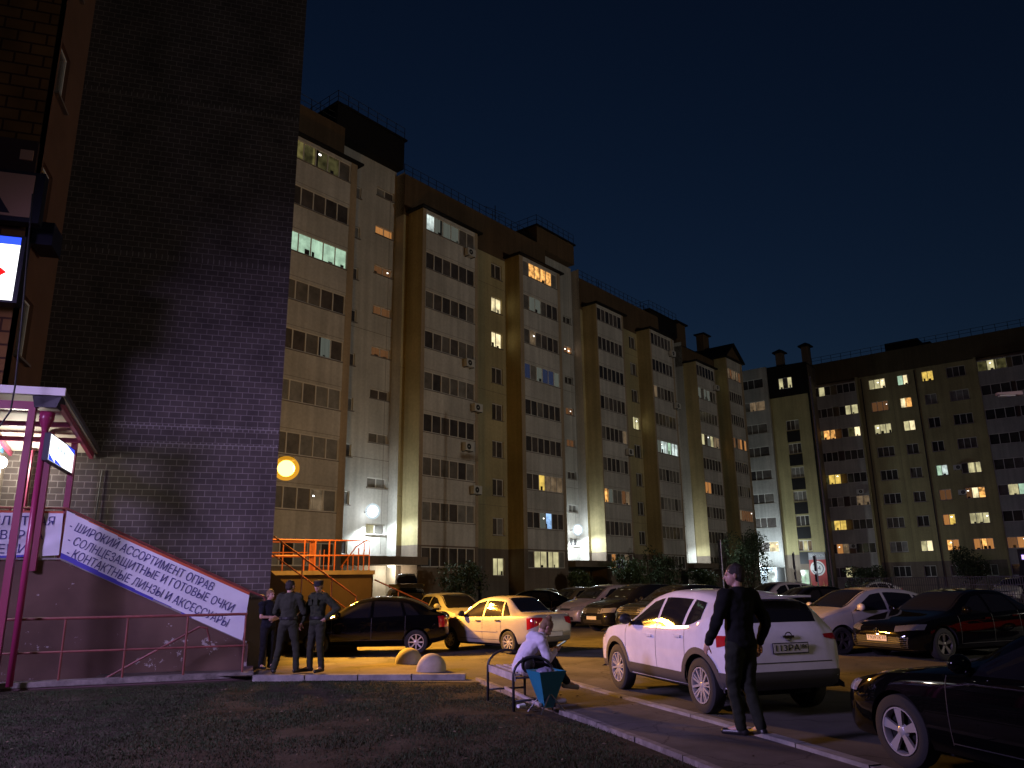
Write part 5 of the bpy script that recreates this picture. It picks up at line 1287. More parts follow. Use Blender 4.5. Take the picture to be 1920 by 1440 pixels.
    if kind == 'saloon':     # large saloon
        s = dict(L=4.85, wb=2.82, fa=.96, wheel=.335, top=[(0, .55), (.03, .66), (.12, .74), (.6, .86), (1.2, .97), (1.38, 1.01), (2.25, 1.40), (2.75, 1.455), (3.25, 1.43), (4.15, 1.10), (4.35, 1.07), (4.72, 1.05), (4.80, .95), (4.85, .6)],
                 bot=[(0, .36), (.06, .24), (.5, .20), (4.2, .22), (4.75, .30), (4.85, .42)], belt=[(0, .53), (.2, .70), (1.2, .90), (2.8, .95), (3.9, .99), (4.6, 1.0), (4.8, .93), (4.85, .6)],
                 w=[(0, .62), (.08, .76), (.3, .85), (.9, .91), (2.4, .92), (3.8, .91), (4.5, .86), (4.76, .78), (4.85, .64)], wr=[(0, .54), (.9, .78), (1.4, .76), (2.3, .62), (3.2, .61), (3.9, .68), (4.4, .76), (4.85, .6)],
                 glass=[(1.55, 2.50, 2.25, 2.50), (2.58, 3.45, 2.58, 3.30), (3.52, 3.86, 3.36, 3.42)], ws=(1.36, 2.22, .05, -1), rw=(4.10, 3.34, .07, 1), hl=(.46, .84, .60, .72, .46), tl=(.5, .88, .72, .95, .22), seams=[1.48, 2.54, 3.45], handles=[2.36, 3.28], mirror=1.68,
                 grille=(.66, .30, .50), pl_f=.46, pl_r=.80)
    s.update(kw); return s
PT = dict(
    white=paint('paint_white', (0.70, 0.68, 0.70), 0.30), silver=paint('paint_silver', (0.40, 0.375, 0.34), 0.30, 0.25), black=paint('paint_black', (0.003, 0.003, 0.0033), 0.16),
    darkgrey=paint('paint_graphite', (0.012, 0.0125, 0.014), 0.22, 0.2), pewter=paint('paint_pewter', (0.42, 0.38, 0.36), 0.30, 0.3), cream=paint('paint_cream', (0.40, 0.40, 0.40), 0.32), red=paint('paint_red', (0.35, 0.02, 0.015), 0.25),
    olive=paint('paint_olive', (0.15, 0.13, 0.085), 0.3, 0.2), lilac=paint('paint_lightgrey', (0.46, 0.43, 0.43), 0.3, 0.15))
cars_group = 'cars parked in the court'
# white crossover at the footpath
def car_at(xy_wheel_front_left, heading, sp, z=ROADZ):
    """centre of the car from the ground contact of its front left wheel"""
    h = R(heading); dx = sp['L'] / 2 - sp['fa']; dy = pchip(sp['w'])(sp['fa']) - .02
    return (xy_wheel_front_left[0] - dx * math.cos(h) + dy * math.sin(h), xy_wheel_front_left[1] - dx * math.sin(h) - dy * math.cos(h), z)
sp = spec('suv', mirror_mat=M['car_black'])
SUV, Q = build_car('parked_car', 'white crossover with black wheel arch trim parked along the footpath', sp, car_at((5.70, 12.45), 90, sp), 90, PT['white'], cars_group, ('y', 'rim'), cladding=True, plate_rear=('113РА', '186'))
X_, hit_ = Q['X'], Q['hit']
q, nn = hit_((X_(Q['L']), 0, 1.0), (1, 0, 0))
mb = MB()
def ring_rear(mb, c, r0, r1, n=24):
    for k in range(n):
        a, b = 2 * math.pi * k / n, 2 * math.pi * (k + 1) / n
        mb.quad((c[0], c[1] + r0 * math.cos(a), c[2] + r0 * math.sin(a)), (c[0], c[1] + r1 * math.cos(a), c[2] + r1 * math.sin(a)), (c[0] - .01, c[1] + r1 * math.cos(b), c[2] + r1 * math.sin(b)), (c[0] - .01, c[1] + r0 * math.cos(b), c[2] + r0 * math.sin(b)))
ring_rear(mb, (q.x - .02, 0, 1.0), .045, .06); mb.box(q.x - .03, q.x - .012, -.085, .085, .985, 1.015); mb.build('emblem', [M['chrome']], SUV)
mb = MB(); Q['patch'](mb, lambda u, v: (X_(Q['L']), -.62 + 1.24 * u, .68 + .012 * v), (1, 0, 0), 16, 1, .003); mb.build('tailgate_seam', [M['car_seam']], SUV)
mb = MB(); mb.box(X_(4.16), X_(3.90), -.56, .56, 1.485, 1.51); mb.build('spoiler', [PT['white']], SUV)
# silver saloon
sp = spec('sedan', trim_strip=.56, mirror_mat=M['car_black'], handle_mat=M['car_black'])
build_car('parked_car', 'silver saloon lit orange on its side, parked beyond the bench', sp, (6.12, 20.65, ROADZ), 116, PT['silver'], cars_group, ('ten', 'rim'), plate_rear=(), scale=.93)
# black liftback
sp = spec('hatch', spoiler=(3.72, 1.06), gap=.05)
build_car('parked_car', 'black five door liftback with a rear spoiler behind the three standing people', sp, (2.75, 21.45, ROADZ), 163, PT['black'], cars_group, ('eight', 'rim'))
# row of cars across the lane
sp = spec('van'); build_car('parked_car', 'pinkish silver family car, second from left in the row across the lane', sp, (13.15, 29.45, ROADZ), 196, PT['pewter'], cars_group, ('six', 'rim'), plate_front=())
sp = spec('van', top=[(0, .6), (.03, .76), (.12, .87), (.45, .99), (.85, 1.06), (1.05, 1.1), (1.9, 1.55), (2.4, 1.63), (3.2, 1.60), (3.85, 1.5), (4.12, 1.2), (4.24, 1.0), (4.30, .62)], wheel=.34, grille=(.44, .66, .84))
build_car('parked_car', 'dark grey crossover with a chrome grille ring right of the pinkish family car', sp, (13.05, 26.55, ROADZ), 196, PT['darkgrey'], cars_group, ('five', 'rim'), plate_front=())
o_, Q2 = bpy.context.scene.objects.get('x'), None
sp = spec('suv', grille=(.55, .70, .92), wheel=.36)
VW, Q3 = build_car('parked_car', 'dark olive off roader with horizontal chrome grille bars behind the white crossover', sp, (13.25, 23.85, ROADZ), 194, PT['darkgrey'], cars_group, ('five', 'rim_dark'))
mb = MB()
for k in range(3): Q3['patch'](mb, lambda u, v: (Q3['X'](0), -.52 + 1.04 * u, .73 + .06 * k + .018 * v), (-1, 0, 0), 14, 1, .014)
mb.build('grille_bar', [M['chrome']], VW)
sp = spec('sedan'); build_car('parked_car', 'low grey saloon with round front half hidden behind the silver family car', sp, (13.4, 33.6, ROADZ), 200, PT['olive'], cars_group, ('six', 'rim'))
sp = spec('hatch'); build_car('parked_car', 'small black hatchback facing the lane near the round bush', sp, (13.2, 37.6, ROADZ), 232, PT['black'], cars_group, ('six', 'rim'), plate_front=())
sp = spec('hatch'); build_car('parked_car', 'black car in the dark directly behind the silver saloon roof', sp, (11.0, 33.0, ROADZ), 160, PT['black'], cars_group, ('six', 'rim_dark'))
sp = spec('sedan', top=[(0, .55), (.03, .68), (.12, .74), (.5, .84), (.98, .92), (1.14, .96), (1.85, 1.36), (2.3, 1.43), (2.95, 1.41), (3.5, 1.06), (3.7, 1.03), (4.12, 1.0), (4.21, .9), (4.26, .6)])
build_car('parked_car', 'cream saloon facing right between the black liftback and the silver saloon', sp, (6.1, 26.6, ROADZ), 285, PT['cream'], cars_group, ('six', 'rim'))
sp = spec('van'); RB, Qr = build_car('parked_car', 'dark estate car carrying a black roof box at the near entrance', sp, (4.85, 28.3, ROADZ), 262, PT['olive'], cars_group, ('six', 'rim'))
t = thing('roof_box', 'glossy black roof box on the dark estate car', 'roof box', (4.85, 28.3, ROADZ + 1.68), R(262))
mb = MB(); ring = []
prof = [(-.95, .02), (-.93, .16), (-.7, .30), (0, .36), (.6, .33), (.9, .20), (.98, .02)]
vs = []; 
for (x, z) in prof:
    for (y, f) in ((-.40, 0), (-.38, .55), (-.28, .95), (0, 1), (.28, .95), (.38, .55), (.40, 0)): vs.append((x, y * (1 - .12 * abs(x)), .06 + z * f))
fs = [(i * 7 + j, i * 7 + j + 1, (i + 1) * 7 + j + 1, (i + 1) * 7 + j) for i in range(6) for j in range(6)] + [tuple(range(7)), tuple(42 + j for j in range(6, -1, -1)), tuple([i * 7 for i in range(6, -1, -1)] + [i * 7 + 6 for i in range(7)])]
mb.add(vs, fs); mb.build('shell', [PT['black']], t, True)
for x in (-.5, .44):
    mb = MB(); mb.box(x, x + .06, -.62, .62, -.08, .05); mb.build('cross_bar', [M['car_black']], t)
# right side of the court
sp = spec('van', L=4.48, wb=2.70, fa=.92, top=[(0, .55), (.03, .66), (.12, .76), (.5, .92), (.95, 1.03), (1.1, 1.06), (2.0, 1.45), (2.5, 1.50), (3.0, 1.47), (4.0, 1.22), (4.25, 1.12), (4.40, .98), (4.48, .62)],
          bot=[(0, .40), (.06, .26), (.5, .20), (3.6, .22), (4.4, .30), (4.48, .45)], belt=[(0, .53), (.2, .72), (1.0, .94), (2.5, .98), (3.7, 1.02), (4.3, 1.0), (4.48, .62)], w=[(0, .60), (.08, .72), (.3, .80), (.9, .865), (2.2, .875), (3.6, .865), (4.2, .82), (4.48, .70)],
          glass=[(1.30, 2.30, 2.0, 2.30), (2.38, 3.25, 2.38, 3.20), (3.32, 3.80, 3.28, 3.45)], ws=(1.08, 1.98, .05, -1), rw=(4.22, 3.85, .06, 1), wr=[(0, .52), (.7, .74), (1.1, .73), (2.0, .61), (3.0, .60), (4.0, .62), (4.48, .6)], seams=[1.25, 2.34, 3.25], handles=[2.16, 3.1], mirror=1.46, tl=(.62, .84, .75, 1.05, .2))
build_car('parked_car', 'light grey fastback with a long sloping windscreen right of the white crossover', sp, car_at((13.0, 15.75), 180, sp), 180, PT['lilac'], cars_group, ('five', 'rim_dark'))
sp = spec('saloon', grille=(.70, .28, .50), hl_mat=mat('smoked_lens', (0.10, 0.10, 0.12), 0.12, coat=1.0))
CM, Qc = build_car('parked_car', 'black saloon with a wide barred chrome grille and a front number plate', sp, car_at((13.9, 13.7), 186, sp), 186, PT['black'], cars_group, ('five', 'rim_dark'), plate_front=('Т939ТК', '33'))
mb = MB()
for k in range(6): Qc['patch'](mb, lambda u, v: (Qc['X'](0), -.72 + 1.44 * u, .285 + .037 * k + .010 * v), (-1, 0, 0), 22, 1, .016)
mb.build('grille_bar', [M['chrome']], CM)
q, nn = Qc['hit']((Qc['X'](0), 0, .60), (-1, 0, 0)); mb = MB(); mb.box(q.x, q.x + .02, -.10, .10, .595, .615); mb.box(q.x, q.x + .02, -.014, .014, .56, .67); ring_rear(mb, (q.x + .015, 0, .61), .055, .07); mb.build('emblem', [M['chrome']], CM)
sp = spec('hatch', L=4.35, wb=2.6, fa=.88, wheel=.325, top=[(0, .52), (.03, .64), (.12, .72), (.55, .83), (1.2, .93), (1.45, .97), (2.3, 1.35), (2.7, 1.40), (3.2, 1.37), (3.7, 1.23), (4.05, 1.02), (4.25, .96), (4.31, .84), (4.35, .6)],
          bot=[(0, .36), (.06, .22), (.5, .19), (3.6, .2), (4.25, .3), (4.35, .42)], belt=[(0, .50), (.2, .70), (1.3, .88), (2.8, .93), (3.6, .96), (4.2, .94), (4.35, .6)], w=[(0, .60), (.08, .74), (.3, .84), (.88, .90), (2.3, .90), (3.5, .895), (4.05, .83), (4.28, .74), (4.35, .6)],
          wr=[(0, .5), (.9, .75), (1.5, .73), (2.3, .60), (3.1, .58), (3.7, .62), (4.1, .70), (4.35, .55)], glass=[(1.62, 2.75, 2.28, 2.75), (2.85, 3.6, 2.85, 3.35)], ws=(1.42, 2.28, .05, -1), rw=(3.98, 3.35, .07, 1), hl=(.46, .82, .58, .70, .34), seams=[1.5, 2.8], handles=[2.62], mirror=1.72, tl=(.5, .86, .66, .93, .18), gap=.04)
build_car('parked_car', 'glossy black coupe with five spoke alloy wheels at the near end of the footpath', sp, car_at((5.80, 6.40), 90, sp), 90, PT['black'], cars_group, ('five', 'rim'))
sp = spec('saloon'); build_car('parked_car', 'black saloon seen from the side behind the roof of the white crossover', sp, (20.0, 26.0, ROADZ), 176, PT['black'], cars_group, ('six', 'rim_dark'))
sp = spec('hatch'); build_car('parked_car', 'white hatchback far off in front of the lit shop', sp, (44.0, 49.5, ROADZ), 160, PT['white'], cars_group, ('six', 'rim_dark'))
sp = spec('sedan'); build_car('parked_car', 'pale saloon far off beside the white hatchback at the shop', sp, (38.5, 52.5, ROADZ), 165, PT['lilac'], cars_group, ('six', 'rim_dark'))
sp = spec('van'); build_car('parked_car', 'dim silver car far off below the ochre block', sp, (50.0, 42.5, ROADZ), 200, PT['lilac'], cars_group, ('six', 'rim_dark'))
sp = spec('sedan'); build_car('parked_car', 'red car mostly hidden behind the black saloon at the right edge', sp, (19.5, 10.4, ROADZ), 190, PT['red'], cars_group, ('six', 'rim'))
sp = spec('suv'); build_car('parked_car', 'pale crossover roof showing between the dark cars behind the walking man', sp, (22.5, 31.5, ROADZ), 185, PT['lilac'], cars_group, ('six', 'rim_dark'))
# ------------------------------------------------------------------ people
from mathutils import noise as mnoise
M['skin'] = mat('skin', (0.46, 0.27, 0.20), 0.5, var=0.06, vscale=12)
M['skin'].node_tree.nodes['Principled BSDF'].inputs['Subsurface Weight'].default_value = 0.08
M['eye'] = mat('eye_dark', (0.02, 0.015, 0.012), 0.2)
M['lip'] = mat('lip', (0.30, 0.11, 0.09), 0.5)
def cloth_mat(name, col, var=0.2, camo=None):
    m = mat(name, col, 0.9, var=var, vscale=7, bump=0.25, bscale=160, spec=0.15)
    if camo:
        nt = m.node_tree; b = nt.nodes['Principled BSDF']
        tc = nt.nodes.new('ShaderNodeTexCoord'); n = nt.nodes.new('ShaderNodeTexNoise'); n.inputs['Scale'].default_value = 16; n.inputs['Detail'].default_value = 3
        cr = nt.nodes.new('ShaderNodeValToRGB'); cr.color_ramp.interpolation = 'CONSTANT'
        cr.color_ramp.elements[0].color = (*camo[0], 1)
        for i, c in enumerate(camo[1:]):
            e = cr.color_ramp.elements[1] if i == 0 else cr.color_ramp.elements.new(0.5)
            e.position = 0.42 + 0.12 * i; e.color = (*c, 1)
        nt.links.new(tc.outputs['Object'], n.inputs['Vector']); nt.links.new(n.outputs[0], cr.inputs[0]); nt.links.new(cr.outputs[0], b.inputs['Base Color'])
    return m

def skinmesh(name, mb, mats, parent, voxel, smooth_it=3, wrinkle=0.0, wscale=9.0, seed=0.0):
    o = mb.build(name, mats)
    r_ = o.modifiers.new('r', 'REMESH'); r_.mode = 'VOXEL'; r_.voxel_size = voxel; r_.use_smooth_shade = True
    s_ = o.modifiers.new('s', 'SMOOTH'); s_.factor = 0.5; s_.iterations = smooth_it
    bake(o)
    me = o.data
    if wrinkle:
        nrm = np.empty(3 * len(me.vertices)); me.vertices.foreach_get('normal', nrm); nrm = nrm.reshape(-1, 3)
        pos = np.empty(3 * len(me.vertices)); me.vertices.foreach_get('co', pos); pos = pos.reshape(-1, 3)
        for i_ in range(len(pos)):
            c = Vector(pos[i_])
            w = mnoise.noise(Vector((c.x * wscale + seed, c.y * wscale, c.z * wscale * 1.9))) * 0.65 + mnoise.noise(Vector((c.x * wscale * 2.3, c.y * wscale * 2.3 + seed, c.z * wscale * 2.6))) * 0.35
            pos[i_] += nrm[i_] * (w * wrinkle)
        me.vertices.foreach_set('co', pos.ravel()); me.update()
    me.polygons.foreach_set('use_smooth', [True] * len(me.polygons))
    o.parent = parent
    return o

V3 = lambda *a: Vector(a)
def std(h=1.75):
    k = h / 1.75; J = {}
    for s_, n in ((1, 'R'), (-1, 'L')):
        J['hip' + n] = V3(.09 * s_, 0, .90); J['knee' + n] = V3(.11 * s_, .02, .48); J['ank' + n] = V3(.125 * s_, -.02, .085)
        J['toe' + n] = V3(.15 * s_, .17, .03); J['sh' + n] = V3(.185 * s_, -.01, 1.42); J['el' + n] = V3(.25 * s_, -.03, 1.13); J['wr' + n] = V3(.24 * s_, .05, .88)
        J['hand' + n] = V3(0, .25, -1)
    J['pel'] = V3(0, 0, .95); J['waist'] = V3(0, .01, 1.09); J['chest'] = V3(0, .0, 1.30); J['neck'] = V3(0, -.01, 1.47); J['head'] = V3(0, .02, 1.635)
    J['hy'] = 0; J['hp'] = 0; J['k'] = k; J['curl'] = 28
    return J

def add_hand(mb, w, hdir, side, curl, palm_in):
    h = Vector(hdir).normalized(); pn = Vector(palm_in); pn = (pn - h * pn.dot(h)).normalized(); sd = h.cross(pn) * side
    Mo = Matrix((sd, pn, h)).transposed()
    mb.ell(w + h * .045, (.040, .017, .052), 10, 0, Mo)
    for i, (off, ln) in enumerate(((-.028, .066), (-.009, .078), (.010, .073), (.028, .056))):
        p = w + h * .085 + sd * off; d = h; c = R(curl * (0.8 + .12 * i))
        for s_ in range(3):
            d = (d * math.cos(c) + pn * math.sin(c)).normalized() if s_ else (d * math.cos(c * .6) + pn * math.sin(c * .6)).normalized()
            q = p + d * ln * (.44, .32, .26)[s_]
            mb.cap(p, q, .0090 - .0008 * s_, .0084 - .0008 * s_, 6); p = q
            pn2 = pn
    p = w + h * .03 - sd * .034; d = (h * .7 - sd * .6 + pn * .35).normalized()
    q = p + d * .036; mb.cap(p, q, .0115, .010, 6); d = (d + h * .5 + pn * .3).normalized(); mb.cap(q, q + d * .03, .010, .008, 6)

def person(label, loc, heading, J, jacket, trousers, shoes, hair, hair_mat, group=None, sleeve='long', cap=None, bun=False, jacket_len=.86, collar=True, extra=None, scale=1.0, hair_len=0):
    root = thing('person', label, 'person', loc, R(heading - 90), group); root.scale = (J['k'] * scale,) * 3
    Hm = Matrix.Rotation(R(J['hy']), 3, 'Z') @ Matrix.Rotation(R(J['hp']), 3, 'X')
    hc = J['head']
    # body: one continuous surface
    mb = MB()
    def h_(x, y, z): return hc + Hm @ V3(x, y, z)
    mb.ell(h_(0, -.012, .030), (.076, .096, .092), 16, 0, Hm); mb.ell(h_(0, .028, -.028), (.060, .070, .082), 14, 0, Hm); mb.ell(h_(0, .062, -.072), (.030, .030, .026), 10, 0, Hm)
    mb.cap(h_(0, .092, .012), h_(0, .112, -.022), .009, .014, 8); mb.ell(h_(0, .088, -.052), (.026, .012, .012), 8, 0, Hm)
    mb.ell(h_(0, .080, .030), (.052, .016, .012), 8, 0, Hm)
    for s_ in (1, -1): mb.ell(h_(.078 * s_, -.004, -.006), (.010, .020, .032), 8, 0, Hm)
    mb.cap(J['neck'] - V3(0, 0, .03), h_(0, -.02, -.06), .056, .054, 12)
    tor = [(J['pel'] + V3(0, 0, -.06), .145, .10), (J['pel'], .155, .105), (J['waist'], .130, .095), (J['chest'], .160, .115), (J['chest'] + (J['neck'] - J['chest']) * .55, .165, .095), (J['neck'], .07, .06)]
    def torso(mb, grow=0.0, lo=0, hi=6, m=0):
        pts = tor[lo:hi]
        for i in range(len(pts) - 1):
            a, b = pts[i], pts[i + 1]
            for t in [q / 7 for q in range(7 if i < len(pts) - 2 else 8)]:
                c = a[0].lerp(b[0], t); rx = a[1] + (b[1] - a[1]) * t + grow; ry = a[2] + (b[2] - a[2]) * t + grow
                mb.ell(c, (rx, ry, .055), 14, m)
    torso(mb, -.012)
    limbs = {}
    for n in 'RL':
        for a, b, ra, rb in (('sh', 'el', .050, .040), ('el', 'wr', .038, .027), ('hip', 'knee', .080, .055), ('knee', 'ank', .052, .036)):
            mb.cap(J[a + n], J[b + n], ra, rb, 10)
        mb.cap(J['ank' + n], J['toe' + n], .038, .030, 8)
        mb.cap(J['chest'] + V3(0, 0, .10), J['sh' + n], .06, .055, 10); mb.cap(J['pel'], J['hip' + n], .09, .085, 10)
        side = 1 if n == 'R' else -1
        add_hand(mb, J['wr' + n], J['hand' + n], side, J['curl'], J.get('palm' + n, V3(-side, 0, 0)))
    skinmesh('body', mb, M['skin'], root, .0072, 2)
    # face marks
    for s_ in (1, -1):
        mb = MB(); mb.ell(h_(.030 * s_, .088, .012), (.012, .006, .007), 8, 0, Hm); mb.build('eye', M['eye'], root, True)
    mb = MB(); mb.ell(h_(0, .1, -.052), (.022, .005, .006), 8, 0, Hm); mb.build('mouth', M['lip'], root, True)
    # clothes
    mb = MB(); torso(mb, .034, 1 if jacket_len > .8 else 2, 6)
    mb.ell(J['pel'] + V3(0, 0, -.02), (.186, .140, .085), 14)
    for n in 'RL':
        mb.cap(J['chest'] + V3(0, 0, .10), J['sh' + n], .094, .086, 12)
        if sleeve == 'long':
            mb.cap(J['sh' + n], J['el' + n], .082, .067, 12); mb.cap(J['el' + n], J['el' + n].lerp(J['wr' + n], .92), .064, .048, 12)
        else:
            mb.cap(J['sh' + n], J['sh' + n].lerp(J['el' + n], .62), .074, .064, 12)
    if collar: mb.lathe([(.060, -.05), (.078, -.03), (.076, .03), (.062, .035)], J['neck'] + V3(0, 0, .01), 14)
    skinmesh('jacket', mb, jacket, root, .012, 6, .019, 7.5, 3.1)
    mb = MB(); mb.ell(J['pel'] + V3(0, 0, -.03), (.162, .118, .10), 14)
    for n in 'RL':
        mb.cap(J['pel'], J['hip' + n], .10, .105, 12); mb.cap(J['hip' + n], J['knee' + n], .105, .076, 12); mb.cap(J['knee' + n], J['ank' + n] + V3(0, 0, .01), .074, .060, 12)
    skinmesh('trousers', mb, trousers, root, .012, 5, .017, 7.5, 9.4)
    if extra == 'uniform':
        mb = MB(); c = J['pel'].lerp(J['waist'], .55)
        mb.lathe([(.185, -.03), (.190, -.015), (.190, .025), (.185, .03)], (c.x, c.y, c.z), 24)
        o = mb.build('belt', boots, root); o.scale = (1, .76, 1); o.location = (0, c.y * .24, 0)
        for s_ in (1, -1):
            mb = MB(); q = J['chest'] + V3(.075 * s_, .158, .035); mb.box(q.x - .05, q.x + .05, q.y - .03, q.y + .004, q.z - .06, q.z + .05); mb.box(q.x - .054, q.x + .054, q.y - .03, q.y + .010, q.z + .02, q.z + .055); mb.build('pocket', jacket, root)
            q = J['sh' + ('R' if s_ > 0 else 'L')]; mb = MB(); mb.bar(q + V3(.03 * s_, 0, .075), q + V3(-.08 * s_, 0, .105), .055, .014); mb.build('shoulder_strap', jacket, root)
    for n in 'RL':
        mb = MB(); a, t_ = J['ank' + n], J['toe' + n]
        d = (t_ - a); d.z = 0; d.normalize() if d.length > 1e-4 else None
        mb.cap(a + V3(0, 0, -.005), a + V3(0, 0, -.035), .050, .046, 10); mb.cap(a - d * .035 + V3(0, 0, -.042), t_ + V3(0, 0, .004), .044, .038, 10)
        o = skinmesh('shoe', mb, shoes, root, .010, 2)
    mb = MB()
    if hair is not None:
        mb.ell(h_(0, -.022, .042), (.084, .100, .090), 18, 0, Hm); mb.ell(h_(0, -.045, -.005), (.080, .070, .085), 14, 0, Hm)
        if bun: mb.ell(h_(*bun), (.042, .042, .042), 12, 0, Hm); mb.cap(h_(.0, -.10, .05), h_(*bun), .03, .03, 8)
        if hair_len: mb.ell(h_(0, -.06, -.06), (.072, .045, .06), 12, 0, Hm)
        skinmesh('hair', mb, hair_mat, root, .007, 1, .006, 40.0, 1.0)
    if cap is not None:
        mb = MB(); vs = []
        for (r_, z) in ((.098, .030), (.100, .055), (.103, .085), (.098, .105), (.05, .114), (0, .115)):
            for j in range(20):
                t = 2 * math.pi * j / 20; vs.append(h_(r_ * .92 * math.cos(t), -.012 + r_ * 1.08 * math.sin(t), z + .012))
        fs = [(i * 20 + j, i * 20 + (j + 1) % 20, (i + 1) * 20 + (j + 1) % 20, (i + 1) * 20 + j) for i in range(5) for j in range(20)]
        mb.add(vs, fs); vs = []
        for j in range(13):
            t = math.pi * (.12 + .76 * j / 12); c, s2 = math.cos(t), math.sin(t)
            vs += [h_(.090 * c, -.012 + .104 * s2, .048), h_(.094 * c, .0 + .150 * s2, .034), h_(.094 * c, .0 + .150 * s2, .028), h_(.090 * c, -.012 + .104 * s2, .040)]
        mb.add(vs, [(j * 4 + q, j * 4 + (q + 1) % 4, (j + 1) * 4 + (q + 1) % 4, (j + 1) * 4 + q) for j in range(12) for q in range(4)])
        mb.build('cap', cap, root, 50)
    return root

olive = cloth_mat('olive_cloth', (0.042, 0.045, 0.032)); olive_t = cloth_mat('olive_trousers', (0.034, 0.036, 0.026))
camo = cloth_mat('field_cloth', (0.06, 0.07, 0.04), camo=((0.018, 0.022, 0.015), (0.036, 0.042, 0.024), (0.048, 0.045, 0.032), (0.026, 0.030, 0.020)))
navy = cloth_mat('navy_cloth', (0.015, 0.016, 0.022)); dark_t = cloth_mat('dark_trousers', (0.016, 0.016, 0.018)); boots = mat('boot_leather', (0.014, 0.013, 0.013), 0.4)
hair_dark = mat('hair_dark', (0.022, 0.015, 0.011), 0.6, bump=0.5, bscale=180); hair_blond = mat('hair_blond', (0.20, 0.115, 0.055), 0.55, bump=0.5, bscale=180)
standing = 'people standing by the brick corner'
J = std(1.75); J.update(kneeR=V3(.17, .03, .47), ankR=V3(.20, -.02, .085), toeR=V3(.27, .15, .03), kneeL=V3(-.16, .03, .47), ankL=V3(-.23, -.03, .085), toeL=V3(-.30, .13, .03),
    elR=V3(.285, .06, 1.14), wrR=V3(.15, .27, 1.07), handR=V3(-.8, .4, 0), palmR=V3(0, -1, .2), elL=V3(-.285, .06, 1.14), wrL=V3(-.14, .28, 1.02), handL=V3(.8, .4, -.1), palmL=V3(0, -1, .2), hy=-28, hp=-4)
person('man in an olive jacket standing with his back turned and legs apart', (0.50, 16.55, -0.05), 72, J, olive, olive_t, boots, 'short', hair_dark, standing, extra='uniform')
J = std(1.74); J.update(kneeR=V3(.13, .03, .48), ankR=V3(.17, -.01, .085), toeR=V3(.28, .15, .03), ankL=V3(-.13, -.03, .085), toeL=V3(-.16, .17, .03), elR=V3(.26, .05, 1.13), wrR=V3(.24, .20, .93), handR=V3(.0, .45, -.9),
    elL=V3(-.40, -.13, 1.20), wrL=V3(-.21, .0, 1.01), handL=V3(.55, .5, -.5), palmL=V3(.5, -.3, .2), hy=22, hp=-8)
person('man in a field jacket and peaked cap with one hand on his hip', (1.06, 16.50, -0.05), 222, J, camo, olive_t, boots, 'short', hair_dark, standing, extra='uniform', cap=cloth_mat('cap_cloth', (0.03, 0.03, 0.033)))
J = std(1.60); J.update(elR=V3(.25, .06, 1.14), wrR=V3(.02, .22, 1.14), handR=V3(-.9, .2, .1), palmR=V3(0, -1, 0), elL=V3(-.25, .06, 1.12), wrL=V3(-.02, .20, 1.08), handL=V3(.9, .2, .1), palmL=V3(0, -1, 0), hy=6, hp=-4)
person('blond woman in a short sleeved black top half hidden behind the man in olive', (0.13, 17.9, -0.08), 305, J, navy, dark_t, boots, 'short', hair_blond, standing, sleeve='short', bun=(0, -.10, .03), collar=False)
# walking man at the footpath
J = std(1.78); J.update(hipR=V3(.09, 0, .91), kneeR=V3(.085, .03, .48), ankR=V3(.07, -.12, .10), toeR=V3(.08, .05, .03), kneeL=V3(-.07, .10, .49), ankL=V3(-.05, .04, .085), toeL=V3(-.14, .21, .03),
    elR=V3(.285, -.10, 1.15), wrR=V3(.31, .05, .91), handR=V3(.0, .3, -1), elL=V3(-.275, .04, 1.15), wrL=V3(-.285, .20, .93), handL=V3(-.05, .5, -.9), hy=52, hp=-4, curl=34)
person('man in dark clothes walking up the footpath behind the white crossover', (5.02, 7.72, -0.02), 98, J, cloth_mat('black_cloth', (0.010, 0.011, 0.0105)), cloth_mat('dark_green_trousers', (0.022, 0.025, 0.018)), boots, 'short', hair_dark, scale=1.0)

# ------------------------------------------------------------------ bench, seated woman, bin
BN = thing('park_bench', 'slatted bench with arched tube arms at the lawn edge', 'bench', (3.58, 11.2, -0.05))
mb = MB()
M['bench_wood'] = mat('bench_slat', (0.42, 0.36, 0.34), 0.6, var=0.3, vscale=6); M['bench_tube'] = mat('bench_tube', (0.035, 0.036, 0.045), 0.4, 0.4)
for k in range(5):
    mb.box(-.275 + .118 * k, -.205 + .118 * k, -.66, .66, .425, .455)
    if k == 0: mb.box(-.285, -.262, -.66, .66, .36, .455)
mb.build('seat', M['bench_wood'], BN)
for y in (-.64, .64):
    mb = MB(); pts = [(-.29, y, -.05), (-.29, y, .43)] + [(-.29 * math.cos(t), y, .43 + .23 * math.sin(t)) for t in [math.pi * i / 12 for i in range(1, 12)]] + [(.29, y, .43), (.29, y, -.05)]
    mb.tube(pts, .020, 8); mb.tube([(-.29, y, .40), (.29, y, .40)], .016, 6); mb.tube([(-.29, y, .11), (.29, y, .11)], .016, 6); mb.build('arm_frame', M['bench_tube'], BN, True)
mb = MB(); mb.bar((-.02, -.95, .09), (-.02, .64, .12), .035, .035); mb.build('stretcher', M['bench_wood'], BN)
J = std(1.68)
